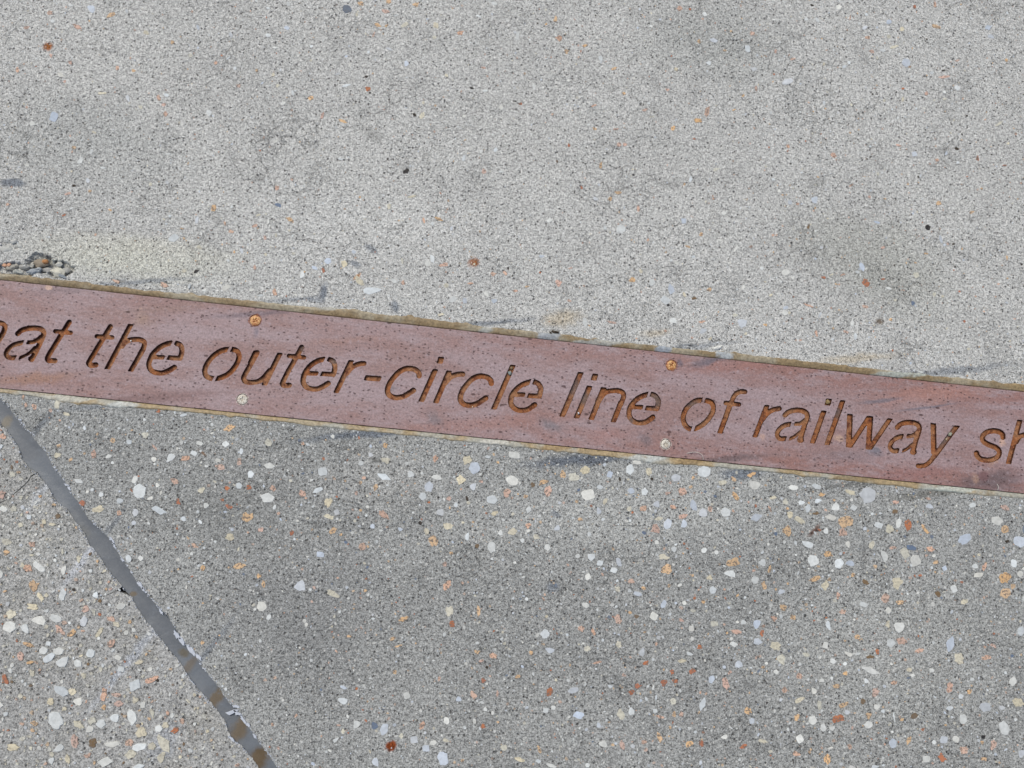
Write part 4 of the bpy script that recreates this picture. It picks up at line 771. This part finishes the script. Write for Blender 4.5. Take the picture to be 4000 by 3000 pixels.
for _ in range(tries):
    x, y = random.uniform(-350, 4350), random.uniform(-300, 3300)
    a, b = PLX(x)
    if a - 34 < y < b + 26: continue
    inside = 0 < x < 4000 and 0 < y < 3000
    if y < a:
        k = 'u'; d = (.42 + .35 * nz(x / 400, y / 400) + (.25 if x > 2900 else 0)) ; sz = random.choice((4, 5, 5, 6, 7, 8, 10)) * (1 if inside else 1.3)
        ty = random.choices('WBCOPRD', (36, 14, 12, 10, 20, 2, 6))[0]
        if x < 290 and y > 985: continue
    else:
        r_, l_ = jx(y)
        if l_ - 14 < x < r_ + 14: continue
        if x < l_:
            k = 'w'; d = 1; sz = random.choice((6, 7, 8, 10, 12, 14, 17)) * (1 if inside else 2); ty = random.choices('WBCOPRT', (28, 6, 38, 7, 14, 2, 5))[0]
        else:
            k = 'l'; d = .5 + .5 * (x / 4000) ** 1.2 + .25 * nz(x / 300, y / 300); sz = random.choice((5, 6, 7, 8, 9, 11, 14)) * (1 if inside else 1.8)
            ty = random.choices('WBCOPRDS', (38, 14, 9, 12, 14, 4, 4, 3))[0]
    if random.random() > d: continue
    if ty == 'D': sz = min(sz, 7)
    w_ = sz * random.uniform(.8, 1.25); h2 = w_ * random.uniform(.45, 1)
    if not free(x, y, w_): continue
    taken.setdefault(cell(x, y), []).append((x, y, w_)); small[k].append((ty, x, y, w_, h2, random.uniform(0, 180), True))
for k, slab in (('u', slab_u), ('l', slab_l), ('w', slab_w)):
    L = sorted(stones[k], key=lambda q_: -q_[3] * q_[4]); zoff = 0
    for q_ in L[:100]:
        vs, fs, cols = [], [], []; stone_geo(vs, fs, cols, *q_); stone_obj('stone', vs, fs, cols, slab)
    vs, fs, cols = [], [], []
    for q_ in L[100:] + small[k]: stone_geo(vs, fs, cols, *q_)
    tag(stone_obj('aggregate', vs, fs, cols, slab), kind='stuff')

# ------------------------------------------------------------------ rounded stones: in the hollow and lodged in letters
def pebble(name, px, py, rx, ry, rz, ang, col, z, parent=None, lab=None, cat=None, rag_=.2, rough=.3, group=None):
    bm = bmesh.new(); bmesh.ops.create_icosphere(bm, subdivisions=3, radius=1)
    c = G(px, py); ph = px * .13
    for v_ in bm.verts:
        p = v_.co; f = 1 + rough * noise.noise(p * 1.3 + Vector((ph, 0, 0))) * 1.4 + rough * .5 * noise.noise(p * 3.5 + Vector((ph, 3, 0)))
        p = p * f; x, y, z_ = p.x * rx * PX, p.y * ry * PX, p.z * rz * PX
        ca, sa = math.cos(math.radians(ang)), math.sin(math.radians(ang))
        v_.co = (x * ca - y * sa, x * sa + y * ca, z_)
    me = bpy.data.meshes.new(name); bm.to_mesh(me); bm.free()
    me.polygons.foreach_set('use_smooth', [rough < .35] * len(me.polygons))
    ca_ = me.color_attributes.new('tint', 'FLOAT_COLOR', 'POINT'); t = srgb(*col)
    ca_.data.foreach_set('color', np.array([(t[0], t[1], t[2], rag_)] * len(me.vertices), 'f').ravel())
    o = link(name, me, M['stone'], parent); o.location = (c[0], c[1], z)
    if lab: tag(o, lab, cat, group)
    return o
for a in [(160, 1027, 30, 17, 10, 8, (142, 132, 116), -.0022), (176, 1022, 12, 9, 9, 0, (186, 134, 88), -.0006), (225, 1062, 32, 17, 12, -15, (196, 194, 180), -.0018),
          (228, 1030, 15, 10, 8, 0, (190, 190, 182), -.0018), (40, 1042, 24, 12, 8, 10, (160, 157, 147), -.0024), (15, 1035, 9, 7, 6, 0, (208, 164, 134), -.0012), (33, 1034, 7, 8, 6, 0, (208, 164, 134), -.0012),
          (90, 1040, 22, 12, 8, 0, (156, 156, 151), -.0024), (122, 1033, 8, 12, 7, 0, (180, 178, 168), -.0026), (96, 1036, 9, 4, 4, 0, (210, 210, 204), -.0012), (48, 1016, 7, 4, 4, 0, (214, 214, 208), -.001),
          (208, 1012, 9, 5, 4, 0, (200, 200, 190), -.0016), (70, 1005, 30, 12, 7, 10, (166, 166, 160), -.0024), (182, 1052, 26, 9, 6, 0, (164, 163, 158), -.0024), (100, 985, 12, 5, 5, 30, (186, 186, 180), -.0006),
          (148, 1046, 5, 4, 4, 0, (196, 194, 186), -.001), (76, 960, 12, 9, 6, -50, (188, 189, 184), -.0008), (25, 975, 30, 16, 8, 0, (176, 177, 172), -.0014), (55, 942, 16, 10, 6, 20, (178, 179, 175), -.0010), (255, 1052, 16, 12, 6, 0, (162, 162, 156), -.0024)]:
    pebble('broken_stone', *a, parent=slab_u)
pebble('pebble', 1993, 1456, 8, 9, 7, 20, (132, 142, 138), -.0022, lab='blue grey pebble wedged near the top of the l in circle', cat='pebble', group='grit caught in the letters')
pebble('pebble', 1998, 1436, 7, 7, 6, 0, (140, 116, 88), -.0024, lab='small brown pebble in the very top of the l in circle', cat='pebble', group='grit caught in the letters')
pebble('pebble', 2261, 1613, 4.2, 5, 5, 0, (214, 218, 222), -.002, lab='tiny pale grain in the lower end of the first i in line', cat='pebble', group='grit caught in the letters')
pebble('pebble', 3716, 1695, 9, 7, 6, 50, (156, 158, 140), -.0020, lab='pale flaky pebble in the right arm of the y of railway', cat='pebble', group='grit caught in the letters')
pebble('pebble', 3703, 1714, 6, 3, 3, 50, (176, 158, 130), -.0024, lab='small tan sliver below the flaky pebble in the y of railway', cat='pebble', group='grit caught in the letters')
pebble('pebble', 3236, 1569, 9, 9, 7, 0, (142, 122, 84), -.0018, lab='brown gravel filling the dot of the i in railway', cat='pebble', group='grit caught in the letters')
pebble('pebble', 508, 1330, 3, 3, 3, 0, (235, 235, 230), -.0018, lab='white speck in the shoulder of the h in the word the', cat='pebble', group='grit caught in the letters')
pebble('pebble', 1846, 1588, 1.6, 2.6, 3, 0, (235, 235, 230), -.0018, lab='white speck in the bottom of the second c in circle', cat='pebble', group='grit caught in the letters')

# hair and a scrap of leaf
def tube(name, pts, r, mat, lab, cat, z=.0007):
    P = smooth(pts); g_ = Gm(P); vs, fs = [], []; n_ = 6
    for i, p in enumerate(g_):
        d = g_[min(i + 1, len(g_) - 1)] - g_[max(i - 1, 0)]; d = d / (np.linalg.norm(d) + 1e-12); nn = (-d[1], d[0])
        zz = z + .0012 * math.sin(math.pi * i / len(g_))
        for k in range(n_):
            a = 2 * math.pi * k / n_; vs.append((p[0] + nn[0] * r * math.cos(a), p[1] + nn[1] * r * math.cos(a), zz + r * math.sin(a)))
    fs = [(i * n_ + k, i * n_ + (k + 1) % n_, (i + 1) * n_ + (k + 1) % n_, (i + 1) * n_ + k) for i in range(len(g_) - 1) for k in range(n_)]
    return tag(mesh(name, vs, fs, mat, smooth=True), lab, cat)
tube('fibre', [(2682, 1771), (2700, 1767), (2722, 1768), (2738, 1776), (2744, 1787), (2747, 1796)], .00022, M['hair'], 'thin pale curved fibre lying on the lower edge of the steel strip', 'fibre')
tube('fibre', [(3892, 1890), (3895, 1902), (3894, 1915)], .00022, M['hair'], 'short straight pale fibre near the right end of the steel strip', 'fibre')
vs, fs = [], []
for (x, y, r, an) in [(2165, 1297, 10, 0), (2150, 1300, 7, .8), (2158, 1292, 6, 2.2), (2174, 1299, 6, .3)]: flake(vs, fs, x, y, r, an, .45, .0016, 11, sharp=.8, base=.0003)
tag(mesh('leaf_scrap', vs, fs, M['scrap']), 'dark shrivelled scrap of leaf on the sealant above the word line', 'leaf')
# torn curls of sealant on the arris
for i, (x, y, w_, h2, an) in enumerate([(136, 1058, 26, 10, 10), (70, 1062, 20, 7, -14), (245, 1080, 18, 6, -25)]):
    pebble('sealant_curl', x, y, w_, h2, 6, an, (150, 156, 160) if i != 1 else (164, 166, 160), .0002, rag_=0, rough=.45,
           lab=['blue grey torn curl of sealant under the brown stone of the broken edge', 'pale flattened curl of sealant at the far left of the broken edge', 'small grey curl of sealant at the right end of the broken edge'][i], cat='sealant curl', group='sealant curls at the broken edge')
pebble('sealant_curl', 2805, 1358, 18, 8, 6, 20, (214, 214, 208), .0004, rag_=0, rough=.5, lab='white torn tuft of sealant above the right hand rusty screw', cat='sealant curl')
